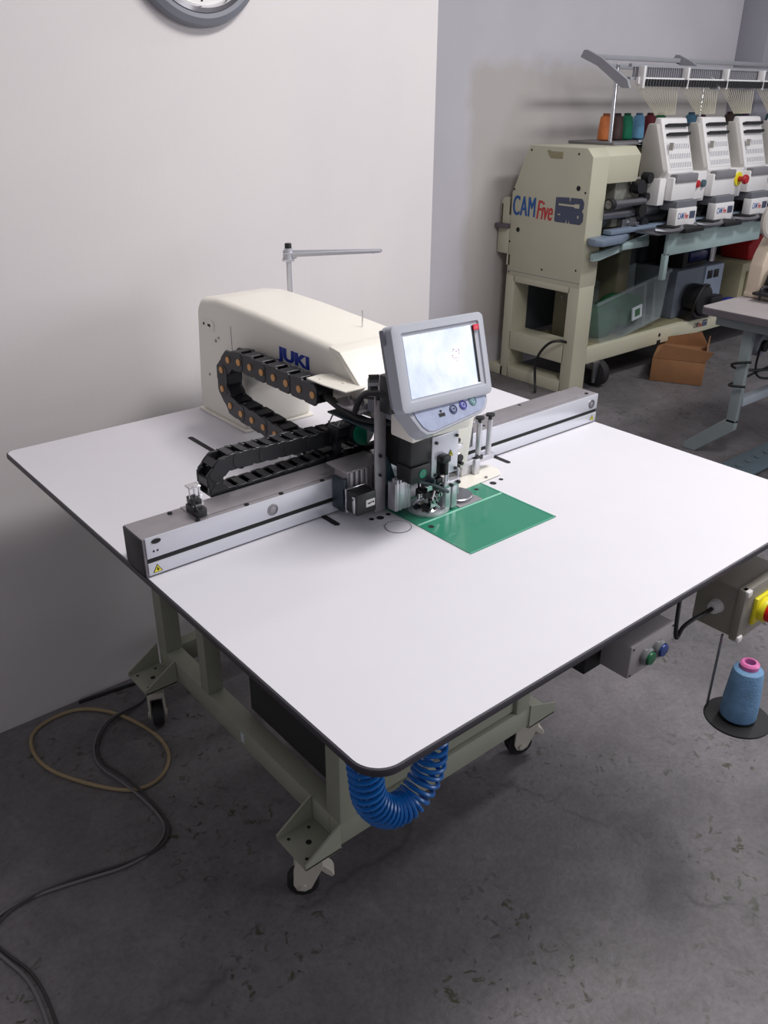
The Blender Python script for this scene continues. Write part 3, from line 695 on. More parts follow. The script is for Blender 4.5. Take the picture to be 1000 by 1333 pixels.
build('cable_bundle', MB().tube([(1.16, .64, .80), (1.20, .66, .76), (1.26, .70, .78), (1.30, .75, .84)], .006, 8, sm=3), cable_k, SM)
sw = MB(); sw.box((1.407, .612, .698), (1.56, .700, .806), .005).box((1.402, .598, .695), (1.565, .616, .810), .004)
swb = build('switch_box', sw, mat('switch_cream', (136, 132, 122), .45), SM, label='beige switch box under the front edge')
cn = MB()
for z in (.700, .803):
    cn.box((1.403, .594, z - .007), (1.420, .612, z + .007), .003)
build('lid_clip', cn, embw, swb)
build('switch_plate', MB().box((1.440, .590, .722), (1.498, .5985, .782), .003).cyl((1.468, .590, .752), (1.468, .577, .752), .025, n=32, bev=.001), yellow, swb, label='yellow base plate of the rotary switch')
kn = MB(); kn.cyl((1.468, .577, .752), (1.468, .560, .752), .022, n=28, bev=.002).box((1.461, .550, .728), (1.475, .564, .776), .003)
build('rotary_knob', kn, mat('knob_red', (214, 26, 30), .3), swb, label='red rotary switch knob')
build('cable_gland', MB().cyl((1.407, .652, .752), (1.392, .652, .752), .015, .012, n=18).cyl((1.392, .652, .752), (1.388, .652, .752), .009, n=14), embw, swb)
build('gland_cable', MB().tube([(1.39, .652, .752), (1.36, .652, .752), (1.33, .655, .752), (1.30, .66, .742), (1.29, .66, .722), (1.282, .66, .728), (1.285, .665, .76), (1.31, .68, .81), (1.34, .70, .886)], .0042, 8, sm=3), cable_k, swb)

# ================================================================ LOOSE THINGS AROUND THE SEWING MACHINE
# green template plate
gp = build('template_plate', MB().prism(rrect(.983, .921, 1.221, 1.169, .008, 5), 'xy', .9002, .9016), green, loc=(1.1, 1.04, .9), label='green translucent template plate lying on the white table under the needle', cat='template plate')
build('fold_strip', MB().box((.984, 1.062, .9014), (1.220, 1.067, .9020)), greenl, gp)
build('raised_edge', MB().box((.983, .921, .9014), (1.221, .9235, .9024)).box((1.2185, .921, .9014), (1.221, 1.169, .9024)), mat('green_edge', (92, 168, 142), .25), gp)
build('punch_hole', MB().cyl((1.0, 1.045, .9014), (1.0, 1.045, .902), .006, n=14).cyl((1.19, 1.11, .9014), (1.19, 1.11, .902), .005, n=14), blackm, gp)

# spool stand hung under the switch box, with a thread cone on it
ss = thing('spool_stand', 'black round spool stand on a thin rod hanging under the beige switch box', 'thread stand', (1.423, .57, .52))
build('spool_disc', MB().lathe((1.423, .57, .515), [(.063, 0), (.065, .002), (.064, .005), (.02, .0055), (.0005, .0055)], 48), blackm, ss)
build('rod', MB().cyl((1.41, .630, .515), (1.41, .630, .6945), .0026, n=10).cyl((1.404, .628, .515), (1.406, .628, .6945), .0012, n=8), steel, ss)
build('spool_pin', MB().cyl((1.423, .57, .515), (1.423, .57, .64), .004, n=12), steel, ss)
def cone(x, y, z, m_, r, hh, tip, label, group=None):
    body = MB().lathe((x, y, z + .002), [(r * .80, 0), (r * .97, .004), (r, hh * .05), (r * .99, hh * .3), (r * .90, hh * .62), (r * .84, hh * .80), (r * .78, hh * .86), (r * .58, hh * .895), (r * .5, hh * .90)], 36)
    o = build('thread_cone', body, m_, loc=(x, y, z), label=label, cat='thread cone', group=group)
    build('cone_core', MB().lathe((x, y, z + .001), [(r * .62, 0), (r * .6, .003), (r * .50, hh * .92), (r * .53, hh * .97), (r * .44, hh), (r * .3, hh), (r * .3, hh * .9)], 24), tip, o)
    return o
cone(1.423, .57, .5205, conem('pale_blue', (108, 148, 186)), .0355, .134, pinkm, 'pale blue thread cone with a pink tip standing on the black hanging disc')

# blue coiled air hose
def coilpts(fn, turns, rad, N):
    out = []; 
    for i in range(N + 1):
        s = i / N; c = fn(s); t_ = (fn(min(1, s + .004)) - fn(max(0, s - .004))).normalized()
        u = Vector((0, 1, 0)); v = t_.cross(u).normalized(); a = 2 * pi * turns * (1 - (1 - s) ** 1.35)
        out.append(c + u * (rad * math.cos(a)) + v * (rad * math.sin(a)))
    return out
def hose(s):
    P = [(.565, .72, .855), (.575, .72, .78), (.585, .72, .715), (.62, .72, .668), (.665, .72, .662), (.70, .72, .70), (.712, .725, .75), (.72, .73, .80), (.73, .73, .855)]
    P = [Vector(p) for p in P]; x = s * (len(P) - 1); i = min(int(x), len(P) - 2); f = x - i
    p0 = P[max(i - 1, 0)]; p1 = P[i]; p2 = P[i + 1]; p3 = P[min(i + 2, len(P) - 1)]
    return .5 * ((2 * p1) + (p2 - p0) * f + (2 * p0 - 5 * p1 + 4 * p2 - p3) * f * f + (3 * p1 - p0 - 3 * p2 + p3) * f ** 3)
ho = MB().tube(coilpts(hose, 32, .0235, 32 * 18), .0038, 7)
build('air_hose', ho, coilm, loc=(.64, .72, .64), label='blue coiled air hose looping down below the front corner of the white table', cat='hose')

# floor cables
def ground(name, pts, r, m_, label, sm=3, closed=False, n=8):
    z = r * 1.0
    return build(name, MB().tube([(x, y, (q[0] if q else z)) for x, y, *q in pts], r, n, sm=sm, closed=closed), m_, loc=(pts[0][0], pts[0][1], 0), label=label, cat='cable')
ground('air_tubing', [(.438, 2.075), (.50, 2.105), (.59, 2.10), (.665, 2.013), (.714, 1.864), (.712, 1.754), (.662, 1.689), (.601, 1.672), (.548, 1.70), (.481, 1.791), (.421, 1.906), (.415, 2.005)], .0052, cable_y, 'yellowish air tubing lying in an oval loop on the floor by the left wall', closed=True)
cpts = [(.80, 2.06), (.74, 2.0), (.63, 1.988), (.559, 1.929), (.531, 1.835), (.556, 1.722), (.582, 1.596), (.579, 1.517), (.534, 1.477), (.459, 1.465), (.344, 1.503), (.247, 1.529), (.165, 1.53), (.13, 1.48), (.149, 1.41), (.175, 1.324), (.168, 1.20), (.15, 1.1)]
zz = lambda x, y, b: (.018 if (abs(x - .66) < .05 and y > 1.95) or (abs(x - .56) < .04 and abs(y - 1.70) < .05) else b)
ground('power_cable', [(x, y, zz(x, y, .004)) for x, y in cpts], .0036, cable_g, 'grey power cable winding over the floor, the outer one of the pair')
ground('power_cable', [(x + .012 + .004 * math.sin(i * 1.7), y + .008 * math.cos(i * 1.3), zz(x, y, .004) + .001) for i, (x, y) in enumerate(cpts)], .0034, mat('cable_charcoal', (52, 50, 50), .5), 'black power cable winding over the floor beside the grey one')
ground('floor_cable', [(.60, 2.125), (.72, 2.11), (.86, 2.09), (.95, 2.08)], .005, cable_k, 'dark cable lying along the foot of the left wall')

# wall clock
ck = thing('wall_clock', 'round grey wall clock hanging high on the white wall', 'clock', (1.19, 2.14, 1.98))
build('clock_case', MB().lathe((1.19, 2.14, 1.978), [(.188, 0), (.190, .012), (.184, .028), (.170, .036), (.160, .034), (.150, .022)], 72, axis=(0, -1, 0)), greyd, ck)
build('clock_rim', MB().lathe((1.19, 2.114, 1.978), [(.160, 0), (.158, .010), (.148, .014), (.142, .006), (.141, -.004)], 72, axis=(0, -1, 0)), chrome, ck)
build('clock_face', MB().cyl((1.19, 2.13, 1.978), (1.19, 2.112, 1.978), .145, n=64), embw, ck)
ckm = MB()
for k in range(12):
    a = k * pi / 6; ckm.box((-.0025, -.0008, .120), (.0025, .0008, .134), M=Matrix.Translation((1.19, 2.1115, 1.978)) @ Matrix.Rotation(a, 4, 'Y'))
build('hour_mark', ckm, blackm, ck)
for a, l, w_ in ((-1.0, .08, .005), (.9, .11, .0035)):
    build('clock_hand', MB().box((-w_, -.001, -.015), (w_, .001, l), M=Matrix.Translation((1.19, 2.110, 1.978)) @ Matrix.Rotation(a, 4, 'Y')), blackm, ck)

# ================================================================ EMBROIDERY MACHINE
EM = thing('embroidery_machine', 'long cream multi head embroidery machine standing along the far wall', 'embroidery machine', (5.3, 3.3, 0))
XF = 4.03
# end frame: lower stand with two openings
def yz_plate(splines, x, depth):     # local x -> -y so that shapes read left to right from the camera side
    return TX((x, 0, 0), (0, 1, 0), (0, 0, 1))
lower = [[(3.05, .035), (3.05, .645), (3.62, .645), (3.62, .20), (3.64, .05), (3.74, .05), (3.74, .0), (3.05, .0)],
         [(3.13, .30), (3.13, .64 - .02), (3.15, .64), (3.53, .65 - .02), (3.55, .63), (3.55, .30)],
         [(3.13, .07), (3.13, .185), (3.55, .185), (3.55, .07)]]
lw = MB()
for (y0, y1, z0, z1) in ((3.05, 3.13, 0, .645), (3.55, 3.62, 0, .645), (3.12, 3.56, .605, .645), (3.12, 3.56, .185, .30), (3.12, 3.56, 0, .07)):
    lw.box((XF + .002, y0, z0), (XF + .14, y1, z1), .003)
lw.box((XF + .002, 3.60, 0), (XF + .14, 3.745, .06), .003)
stand_e = build('stand_frame', lw, embc, EM)
up = MB(); up.prism([(3.052, .64), (3.052, 1.345), (3.095, 1.388), (3.507, 1.386), (3.617, 1.12), (3.617, .64)], 'yz', XF, XF + .15, .006, 2)
side = build('side_housing', up, embc, EM)
ub = MB(); ub.prism([(3.06, 1.20), (3.052, 1.345), (3.095, 1.387), (3.507, 1.385), (3.55, 1.20)], 'yz', XF + .14, 4.47, .004, 2)
ub.box((4.45, 3.22, 1.14), (6.9, 3.55, 1.37), .01)
build('upper_beam', ub, embc, EM)
# lettering on the side
FX = XF - .0012
def logo(par, o, k, mats, thick=.0012, xd=(0, -1, 0), nz=(0, 0, 1)):
    X = TX(o, xd, nz)
    S = Matrix.Scale(k, 4)
    a = MB().text('CAM', .158, X @ S, thick, 0, sx=.50, sp=1.10).text('CAM', .158, X @ S @ Matrix.Translation((.005, .0006, 0)), thick * .9, 0, sx=.50, sp=1.10); build('logo_lettering', a, mats[0], par)
    a = MB().text('Five', .150, X @ S @ Matrix.Translation((.184, -.006, 0)), thick, 0, shear=.2, sx=.50).text('Five', .150, X @ S @ Matrix.Translation((.188, -.006, 0)), thick * .9, 0, shear=.2, sx=.50); build('logo_lettering', a, mats[1], par)
    e = [[(.325, -.002), (.325, .125), (.42, .13), (.425, .098), (.432, .13), (.51, .13), (.525, .11), (.525, .08), (.515, .066), (.528, .05), (.528, .012), (.512, -.008), (.436, -.008), (.432, .012), (.427, -.008), (.416, -.008), (.412, .018), (.406, -.008), (.335, -.008)],
         [(.345, .083), (.345, .094), (.455, .094), (.465, .10), (.495, .10), (.495, .077), (.465, .077), (.455, .083)],
         [(.345, .030), (.345, .038), (.366, .038), (.366, .030)], [(.485, .024), (.485, .04), (.497, .04), (.497, .024)]]
    a = MB().curve(e, thick, X @ S); build('logo_emblem', a, mats[2], par)
logo(side, (FX, 3.605, .998), 1.0, (lblue, lred, ldark))
sh = MB()
for y, z, r in ((3.49, 1.36, .006), (3.15, 1.355, .006), (3.60, 1.14, .006), (3.13, 1.18, .014), (3.08, 1.16, .006), (3.55, .915, .014), (3.61, .84, .006), (3.34, .71, .006), (3.09, .74, .006), (3.60, .66, .005)):
    sh.cyl((XF - .001, y, z), (XF + .002, y, z), r, n=14)
build('housing_screw', sh, blackm, side)
build('access_latch', MB().box((XF - .002, 3.26, 1.325), (XF + .001, 3.35, 1.36), .001).prism([(3.372, 1.365), (3.355, 1.335), (3.352, 1.365)], 'yz', XF - .003, XF), mat('latch', (150, 142, 110), .5), side)
build('cover_seam', MB().box((XF - .0006, 3.055, .668), (XF + .001, 3.615, .671)), greyd, side)
rb = MB(); rb.box((XF - .0, 3.62, .765), (XF + .3, 3.71, .915), .004).prism([(XF, .70), (XF + .3, .70), (XF + .3, .765), (XF, .765)], 'xz', 3.60, 3.625)
rbx = build('rear_box', rb, embc, EM)
build('rear_tray', MB().box((XF - .03, 3.62, .915), (XF + .3, 3.715, .94), .003), tabedge, rbx)
build('rear_bracket', MB().prism([(XF + .01, .94), (XF + .01, 1.05), (XF + .03, 1.085), (XF + .13, 1.085), (XF + .13, .94)], 'xz', 3.69, 3.705).prism([(3.62, .94), (3.70, .94), (3.70, 1.07), (3.67, 1.09), (3.64, 1.09), (3.64, .99), (3.62, .99)], 'yz', XF + .01, XF + .015), embc, rbx)
# lower beam / platform
lb = MB(); lb.box((4.17, 3.06, .165), (6.9, 3.34, .262), .006)
lbe = build('base_beam', lb, embc, EM)
logo(lbe, (5.36, 3.0585, .205), .32, (black, lred, ldark), xd=(1, 0, 0))
build('beam_mark', MB().cyl((4.95, 3.0575, .225), (4.95, 3.061, .225), .012, n=10).box((4.93, 3.0575, .168), (4.97, 3.061, .19)), blackm, lbe)
build('shelf_floor', MB().box((4.17, 3.10, .262), (6.9, 3.5, .270), .002), mat('dusty_olive', (122, 118, 92), .7, var=.1), lbe)
# shafts, pantograph, work table
sf = MB(); sf.cyl((4.18, 3.03, 1.093), (4.52, 3.03, 1.093), .022, n=18, mi=0)
sf.cyl((4.18, 3.03, 1.093), (4.215, 3.03, 1.093), .034, n=18, mi=1)
sf.cyl((4.18, 3.08, 1.03), (6.8, 3.08, 1.03), .03, n=18, mi=0).cyl((4.18, 3.18, .99), (6.8, 3.18, .99), .05, n=18, mi=2)
build('drive_shaft', sf, [steel, black, embg], EM)
pg = MB(); pg.prism([(4.03, 2.98), (4.06, 2.94), (4.25, 2.95), (4.45, 3.04), (4.45, 3.10), (4.05, 3.05)], 'xy', .885, .925, .008, 2)
pg.box((4.2, 3.0, .93), (6.8, 3.06, .955), .004)
build('pantograph_arm', pg, mat('blue_grey', (120, 134, 152), .4), EM)
ap = MB(); ap.box((4.55, 2.85, .80), (5.62, 2.87, .925), .003).box((4.30, 2.98, .84), (4.56, 3.0, .875), .003).box((4.55, 2.85, .66), (4.585, 2.88, .81), .002)
ap.prism([(4.06, .80), (4.12, .80), (4.58, .87), (4.58, .90), (4.06, .84)], 'xz', 3.0, 3.02)
build('table_apron', ap, embt, EM, label='pale blue green front apron')
dk = MB()
for i in range(5):
    x = 4.62 + .43 * i; dk.box((x + .02, 2.80, .925), (x + .22, 3.10, .95), .004)
build('hook_arm', dk, blackm, EM)
dk = MB(); dk2 = MB()
for i in range(4):
    x = 4.60 + .43 * i; dk.box((x - .2, 2.82, .93), (x + .02, 2.98, .945), .004); dk2.tube([(x - .22, 2.84, .96), (x - .15, 2.80, .95), (x, 2.80, .95), (x + .05, 2.84, .96)], .012, 6, sm=2)
build('hoop_bracket', dk, steel, EM); build('hoop_bracket', dk2, steel, EM)
lg = MB(); lg.box((4.6, 3.2, .26), (4.72, 3.5, .9), .01).prism([(4.22, .95), (4.27, .95), (4.48, .27), (4.42, .27)], 'xz', 3.30, 3.36).box((4.25, 3.3, .27), (4.32, 3.4, 1.14), .005)
build('inner_leg', lg, mat('olive_dark', (104, 102, 80), .6), EM)
build('back_panel', MB().box((4.18, 3.57, .27), (6.9, 3.60, 1.14), .003), mat('panel_dark', (58, 64, 68), .7), EM)
build('switch_column', MB().box((4.33, 3.10, .95), (4.50, 3.3, 1.22), .01), mat('gear_grey', (120, 120, 112), .5, var=.2, scale=30), EM)
gk = MB(); rg = random.Random(9)
for k in range(22):
    x = 4.42 + rg.random() * .2; z = .93 + rg.random() * .30; y = 3.04 + rg.random() * .08; a = .012 + rg.random() * .03
    if k % 2: gk.box((x - a, y - .02, z - a), (x + a, y + .02, z + a), .003, 1, mi=k % 3)
    else: gk.cyl((x, y - .03, z), (x, y + .02, z), a, n=14, mi=k % 3)
build('drive_mechanism', gk, [blackm, steel, black], EM)

# embroidery heads: one, then copies
def embhead():
    x = 4.665; yF = 3.02
    hd = MB()
    # slanted upper case, side shell
    hd.prism([(2.985, 1.235), (3.085, 1.525), (3.12, 1.53), (3.135, 1.46), (3.13, 1.20), (3.10, 1.16), (3.03, 1.16)], 'yz', x, x + .265, .006, 2)
    H = build('sewing_head', hd, embw, EM, loc=(x, 3.1, 1.0))
    n = Vector((0, -.29, .10)).normalized(); u = Vector((0, .10, .29)).normalized()
    def F(px, pu, off=0): return Vector((x, 2.985, 1.235)) + Vector((px, 0, 0)) + u * pu - Vector((0, .945, -.327)) * off * 1.0
    kk = MB(); lev = MB()
    c0 = F(.02, .025); c1 = F(.25, .17); nn = Vector((0, -.945, .327))
    tb_ = bmesh.new(); vs = [tb_.verts.new(c) for c in (F(.02, .02), F(.25, .02), F(.25, .175), F(.02, .175))]; vs2 = [tb_.verts.new(v.co + nn * .002) for v in vs]; tb_.faces.new(vs2)
    for k_ in range(4): tb_.faces.new((vs[k_], vs[(k_ + 1) % 4], vs2[(k_ + 1) % 4], vs2[k_]))
    bmesh.ops.recalc_face_normals(tb_, faces=tb_.faces); lev.add(tb_, 1)
    for c in range(12):
        px = .035 + c * .0185
        for pu in (.265, .215):
            p = F(px, pu); q = p + Vector((0, -.945, .327)) * .025
            kk.cyl(p, q, .0085, n=8)
        for pu in (.15, .095, .045):
            p = F(px, pu); q = p + Vector((0, -.945, .327)) * .004
            lev.cyl(p - u * .014, p + u * .014, .004, n=6)
    build('tension_knob', kk, black, H, label='black tension knob')
    build('lever_panel', lev, [greyd, embw], H, label='panel with rows of small grey thread levers')
    build('side_shell', MB().prism([(2.99, 1.25), (3.08, 1.50), (3.14, 1.50), (3.165, 1.40), (3.16, 1.20), (3.03, 1.18)], 'yz', x - .045, x + .002, .012, 2).box((x + .02, 2.995, 1.36), (x + .03, 3.02, 1.40)), mat('shell_grey', (176, 172, 166), .5), H)
    md = MB(); md.box((x + .02, 2.955, 1.085), (x + .27, 3.14, 1.215), .008, 2)
    build('needle_case', md, embw, H)
    build('needle_bar_strip', MB().box((x + .035, 2.945, 1.185), (x + .262, 2.99, 1.232), .006, 2), mat('strip_grey', (128, 126, 130), .4), H)
    build('control_cover', MB().box((x + .255, 2.985, 1.075), (x + .42, 3.15, 1.235), .005).box((x - .05, 3.0, 1.06), (x + .015, 3.2, 1.21), .006), embw, H)
    build('lower_visor', MB().box((x + .05, 2.93, 1.03), (x + .265, 3.05, 1.085), .006), mat('visor_grey', (104, 106, 112), .4), H)
    cv = build('front_cover', MB().box((x + .045, 2.92, .925), (x + .26, 2.98, 1.045), .006, 2), embw, H)
    logo_x = x + .062
    X = TX((logo_x, 2.9192, .985), (1, 0, 0), (0, 0, 1))
    lm_ = MB(); lm_.text('CAM', .050, X, .001, 0, off=.0004, sx=.55, sp=1.1); lm_.text('Five', .048, X @ Matrix.Translation((.066, -.002, 0)), .001, 1, shear=.25, off=.0004, sx=.55)
    lm_.curve([[(.122, -.004), (.122, .038), (.178, .038), (.182, .018), (.178, -.004)]], .001, X, 2)
    build('cover_logo', lm_, [lblue, lred, ldark], H)
    nd = MB(); nd.box((x + .27, 2.99, .93), (x + .36, 3.15, 1.08), .004, mi=0)
    for k in range(3): nd.cyl((x + .285 + k * .025, 2.98, .90), (x + .285 + k * .025, 2.98, 1.07), .006, n=8, mi=1)
    nd.cyl((x + .32, 2.96, .925), (x + .32, 3.0, .925), .022, n=16, mi=1).cyl((x + .30, 2.97, 1.0), (x + .30, 3.0, 1.0), .018, n=14, mi=2)
    nd.tube([(x + .27, 2.95, 1.0), (x + .25, 2.92, .95), (x + .29, 2.9, .925), (x + .33, 2.93, .92)], .008, 6, mi=1, sm=2)
    nd.box((x - .02, 2.96, .905), (x + .26, 3.08, .93), .004, mi=0)
    build('needle_mechanism', nd, [blackm, steel, greyd], H)
    # fan of upper threads and the tension bar above
    fan = MB()
    for k in range(15):
        f = k / 14
        fan.tube([(x - .245 + .385 * f, 3.10, 1.685), (x - .03 + .20 * f, 3.11, 1.545)], .0034, 4)
    build('thread_fan', fan, threadm, H, label='fan of pale upper threads')
    return H
H0 = embhead()
heads = [H0]
for i in range(1, 4): heads.append(copy_tree(H0, EM, (.43 * i, 0, 0)))
def cap(par, x, c, label, extra=None):
    m = MB().cyl((x, 2.985, 1.165), (x, 2.968, 1.165), .022, n=18, bev=.002); build('push_button', m, c, par, label=label)
cap(heads[0], 4.98, red, 'red start button'); cap(heads[0], 5.045, mat('slate_button', (70, 92, 100), .4), 'dark grey stop button')
build('stop_base', MB().cyl((5.455, 2.985, 1.17), (5.455, 2.975, 1.17), .042, n=20), yellow, heads[1], label='yellow ring of the stop button')
build('emergency_stop', MB().cyl((5.455, 2.975, 1.17), (5.455, 2.93, 1.17), .016, n=14).lathe((5.455, 2.94, 1.17), [(.028, 0), (.03, .01), (.024, .022)], 20, axis=(0, -1, 0)), red, heads[1], label='red emergency stop mushroom button')
cap(heads[2], 5.845, red, 'red start button')
# thread rack
rk = MB(); rk.box((4.36, 3.17, 1.385), (4.80, 3.50, 1.402), .004).box((4.75, 3.25, 1.375), (6.9, 3.56, 1.402), .004)
rack = build('cone_rack', rk, mat('rack_grey', (112, 110, 112), .5), EM)
build('rack_label', MB().box((4.60, 3.17, 1.385), (4.84, 3.175, 1.41), .001), gsilver, rack)
for x in (4.43, 5.33): build('rack_pole', MB().cyl((x, 3.25, 1.40), (x - .01, 3.25, 1.80), .012, n=14), chrome, rack)
gr = mat('guide_grey', (150, 150, 156), .5)
for x in (4.30, 5.20):
    gg = MB(); gg.prism([(3.40, 1.87), (3.42, 1.835), (3.30, 1.79), (3.12, 1.68), (3.07, 1.68), (3.09, 1.72), (3.28, 1.83), (3.38, 1.87)], 'yz', x + .0, x + .02)
    build('guide_arm', gg, gr, rack)
gb = MB(); gb.box((4.32, 3.36, 1.825), (6.9, 3.385, 1.85), .002).box((4.36, 3.25, 1.775), (6.9, 3.27, 1.80), .002)
for k in range(110): gb.box((4.42 + k * .022, 3.13, 1.735), (4.425 + k * .022, 3.145, 1.785))
gb.box((4.38, 3.128, 1.785), (6.9, 3.148, 1.80)).box((4.38, 3.128, 1.722), (6.9, 3.148, 1.735))
build('thread_guide_rail', gb, gr, rack)
tn = MB()
for i in range(4):
    for k in range(15): tn.cyl((4.475 + .43 * i + k * .0275, 3.085, 1.69), (4.48 + .43 * i + k * .0275, 3.085, 1.725), .010, n=8)
    
build('tension_disc', tn, black, rack)
sb2 = MB()
sb2.box((4.42, 3.10, 1.70), (6.9, 3.12, 1.735), .002)
for i in range(5): sb2.box((4.435 + .86 * (i / 2), 3.08, 1.68), (4.455 + .86 * (i / 2), 3.12, 1.79), .002)
build('tension_bar', sb2, embw, rack)
# end caster and cable
ec = MB(); ec.cyl((4.30, 3.08, .085), (4.36, 3.08, .085), .085, n=24, mi=0, bev=.01).box((4.25, 3.05, .12), (4.29, 3.11, .17), .004, mi=1).prism([(4.24, .17), (4.30, .17), (4.27, .04), (4.25, .04)], 'xz', 3.04, 3.05, mi=1)
build('leveling_caster', ec, [rubber, steel], EM)
build('mains_cable', MB().tube([(4.06, 3.10, .31), (3.99, 3.12, .335), (3.95, 3.18, .315), (3.93, 3.25, .20), (3.94, 3.24, .05), (3.90, 3.2, .012)], .008, 8, sm=3), cable_k, EM)

# cones of thread on the rack (top-level)
CN = [('orange', (206, 118, 62), 4.505, 'orange thread cone at the end of the rack, beside the chrome pole'),
      ('brown', (74, 54, 52), 4.615, 'dark brown thread cone between the orange and the emerald green one'),
      ('green', (16, 128, 92), 4.71, 'emerald green thread cone on the rack'),
      ('sky', (112, 168, 206), 4.83, 'light blue thread cone between the green and the dark red one'),
      ('maroon', (110, 24, 36), 4.945, 'dark red thread cone between the light blue and the dark green one'),
      ('leaf', (24, 110, 52), 5.055, 'dark green thread cone half hidden behind the first embroidery head'),
      ('steelblue', (78, 128, 156), 5.40, 'steel blue thread cone between the first and second head'),
      ('wine', (72, 24, 26), 5.51, 'wine red thread cone beside the steel blue one'),
      ('cocoa', (64, 44, 40), 5.87, 'dark cocoa brown thread cone behind the second embroidery head'),
      ('forest', (28, 52, 36), 5.965, 'blackish green thread cone beside the cocoa brown one'),
      ('plum', (62, 36, 78), 6.06, 'plum purple thread cone behind the third embroidery head'),
      ('tealc', (40, 96, 100), 6.43, 'teal thread cone at the far end of the rack')]
for n_, c_, x_, l_ in CN:
    cone(x_, 3.35, 1.403, conem(n_, c_), .040, .145, conem(n_ + '_tip', tuple(int(v * .7) for v in c_)), l_, 'thread cones on the embroidery rack')

# things on the base beam and behind it
bn = thing('storage_bin', 'translucent plastic storage bin standing tilted on the beam of the embroidery machine', 'storage bin', (4.75, 3.2, .27))
Tb = Matrix.Translation((4.66, 3.17, .278)) @ Matrix.Rotation(math.radians(-9), 4, 'Y')
t = bmesh.new()
def bl(z, e): return [t.verts.new(v) for v in ((-.34 - e, -.09 - e * .4, z), (.34 + e, -.09 - e * .4, z), (.34 + e, .15 + e * .4, z), (-.34 - e, .15 + e * .4, z))]
B0 = bl(.0, -.02); B1 = bl(.30, .03)
t.faces.new(B0[::-1])
for k in range(4): t.faces.new((B0[k], B0[(k + 1) % 4], B1[(k + 1) % 4], B1[k]))
bmesh.ops.recalc_face_normals(t, faces=t.faces)
bmesh.ops.solidify(t, geom=list(t.faces), thickness=.004)
mbn = MB(Tb); mbn.add(t); mbn.box((-.38, -.112, .295), (.38, -.100, .315), .003).box((.368, -.11, .295), (.38, .17, .315), .003).box((-.38, .162, .295), (.38, .174, .315), .003)
for x in (.10, .20): mbn.box((x, -.108, .02), (x + .012, -.094, .30), .002)
build('bin_shell', mbn, binm, bn)
gh = MB(Tb); gh.sphere((-.17, .03, .12), .12, sc=(1.2, .78, .95)).sphere((.06, .03, .11), .11, sc=(1.7, .8, .9)).sphere((-.04, .04, .17), .09, sc=(1.4, .9, .9))
build('garment_heap', gh, mat('green_fabric', (24, 92, 52), .8, var=.3, scale=12, bump=1, bscale=30), loc=(4.7, 3.2, .30), label='heap of dark green fabric seen through the translucent bin', cat='fabric')
build('bin_label', MB(Tb).box((-.04, -.118, .10), (.06, -.110, .18), mi=0).box((-.015, -.120, .12), (.035, -.1175, .165), mi=1), [gsilver, mat('label_green', (60, 96, 70), .5)], bn)
build('cardboard_box', MB(Matrix.Translation((4.93, 2.87, 0)) @ Matrix.Rotation(math.radians(28), 4, 'Z')).box((-.19, -.16, 0), (.21, .16, .15), .006).prism([(-.19, .15), (-.14, .235), (.16, .24), (.21, .15)], 'xz', -.16, -.154).prism([(-.16, .15), (-.10, .25), (.20, .17), (.16, .15)], 'yz', .204, .21).prism([(-.16, .15), (-.2, .22), (.1, .24), (.16, .15)], 'yz', -.19, -.184), cardm, loc=(5.02, 2.86, 0), label='brown cardboard box with raised flaps on the floor below the embroidery machine beam', cat='box')
cbx = thing('control_unit', 'grey control unit with two small black displays on the beam of the embroidery machine', 'control box', (5.55, 3.3, .27))
build('unit_case', MB().box((5.22, 3.16, .272), (5.80, 3.48, .59), .006), mat('unit_grey', (104, 112, 124), .5), cbx)
build('unit_front', MB().box((5.56, 3.150, .28), (5.79, 3.162, .585), .003), mat('unit_light', (150, 162, 182), .45), cbx)
for x in (5.585, 5.665): build('unit_display', MB().box((x, 3.145, .50), (x + .06, 3.152, .555), .002), black, cbx)
build('unit_badge', MB().cyl((5.74, 3.151, .36), (5.74, 3.146, .36), .018, n=16), mat('badge_navy', (24, 28, 60), .3), cbx)
sv = thing('servo_motor', 'black round motor with cables in front of the grey control unit', 'motor', (5.4, 3.1, .27))
build('motor_body', MB().cyl((5.38, 3.02, .40), (5.38, 3.14, .40), .10, n=26, bev=.01).box((5.28, 3.04, .272), (5.50, 3.14, .33), .006).box((5.42, 2.99, .36), (5.56, 3.06, .42), .006), black, sv)
build('motor_wire', MB().tube([(5.40, 3.02, .50), (5.30, 3.0, .52), (5.24, 3.02, .40), (5.28, 3.04, .29), (5.45, 3.02, .285)], .010, 6, sm=3), cable_k, sv)
um = thing('motor_unit', 'dark blue and black motor with a shiny cylinder on top of the grey control unit', 'motor', (5.6, 3.3, .59))
build('motor_housing', MB().box((5.42, 3.22, .60), (5.72, 3.44, .80), .03, 3).cyl((5.40, 3.25, .66), (5.62, 3.25, .66), .06, n=20, bev=.01), mat('navy', (24, 30, 72), .3), um)
build('shiny_cylinder', MB().cyl((5.66, 3.19, .61), (5.66, 3.19, .74), .028, n=20), chrome, um)
build('motor_frame', MB().box((5.30, 3.18, .595), (5.36, 3.40, .80), .01).tube([(5.34, 3.2, .61), (5.45, 3.15, .62), (5.55, 3.17, .62)], .015, 6, sm=2), blackm, um)
cab = thing('small_cabinet', 'low beige cabinet with a white door on the beam of the embroidery machine', 'cabinet', (6.4, 3.35, .27))
build('cabinet_body', MB().box((6.0, 3.12, .2705), (6.75, 3.45, .56), .006), mat('cabinet_beige', (158, 152, 124), .6), cab)
build('cabinet_door', MB().box((6.38, 3.10, .29), (6.74, 3.122, .53), .003), mat('door_pale', (196, 210, 212), .5), cab)
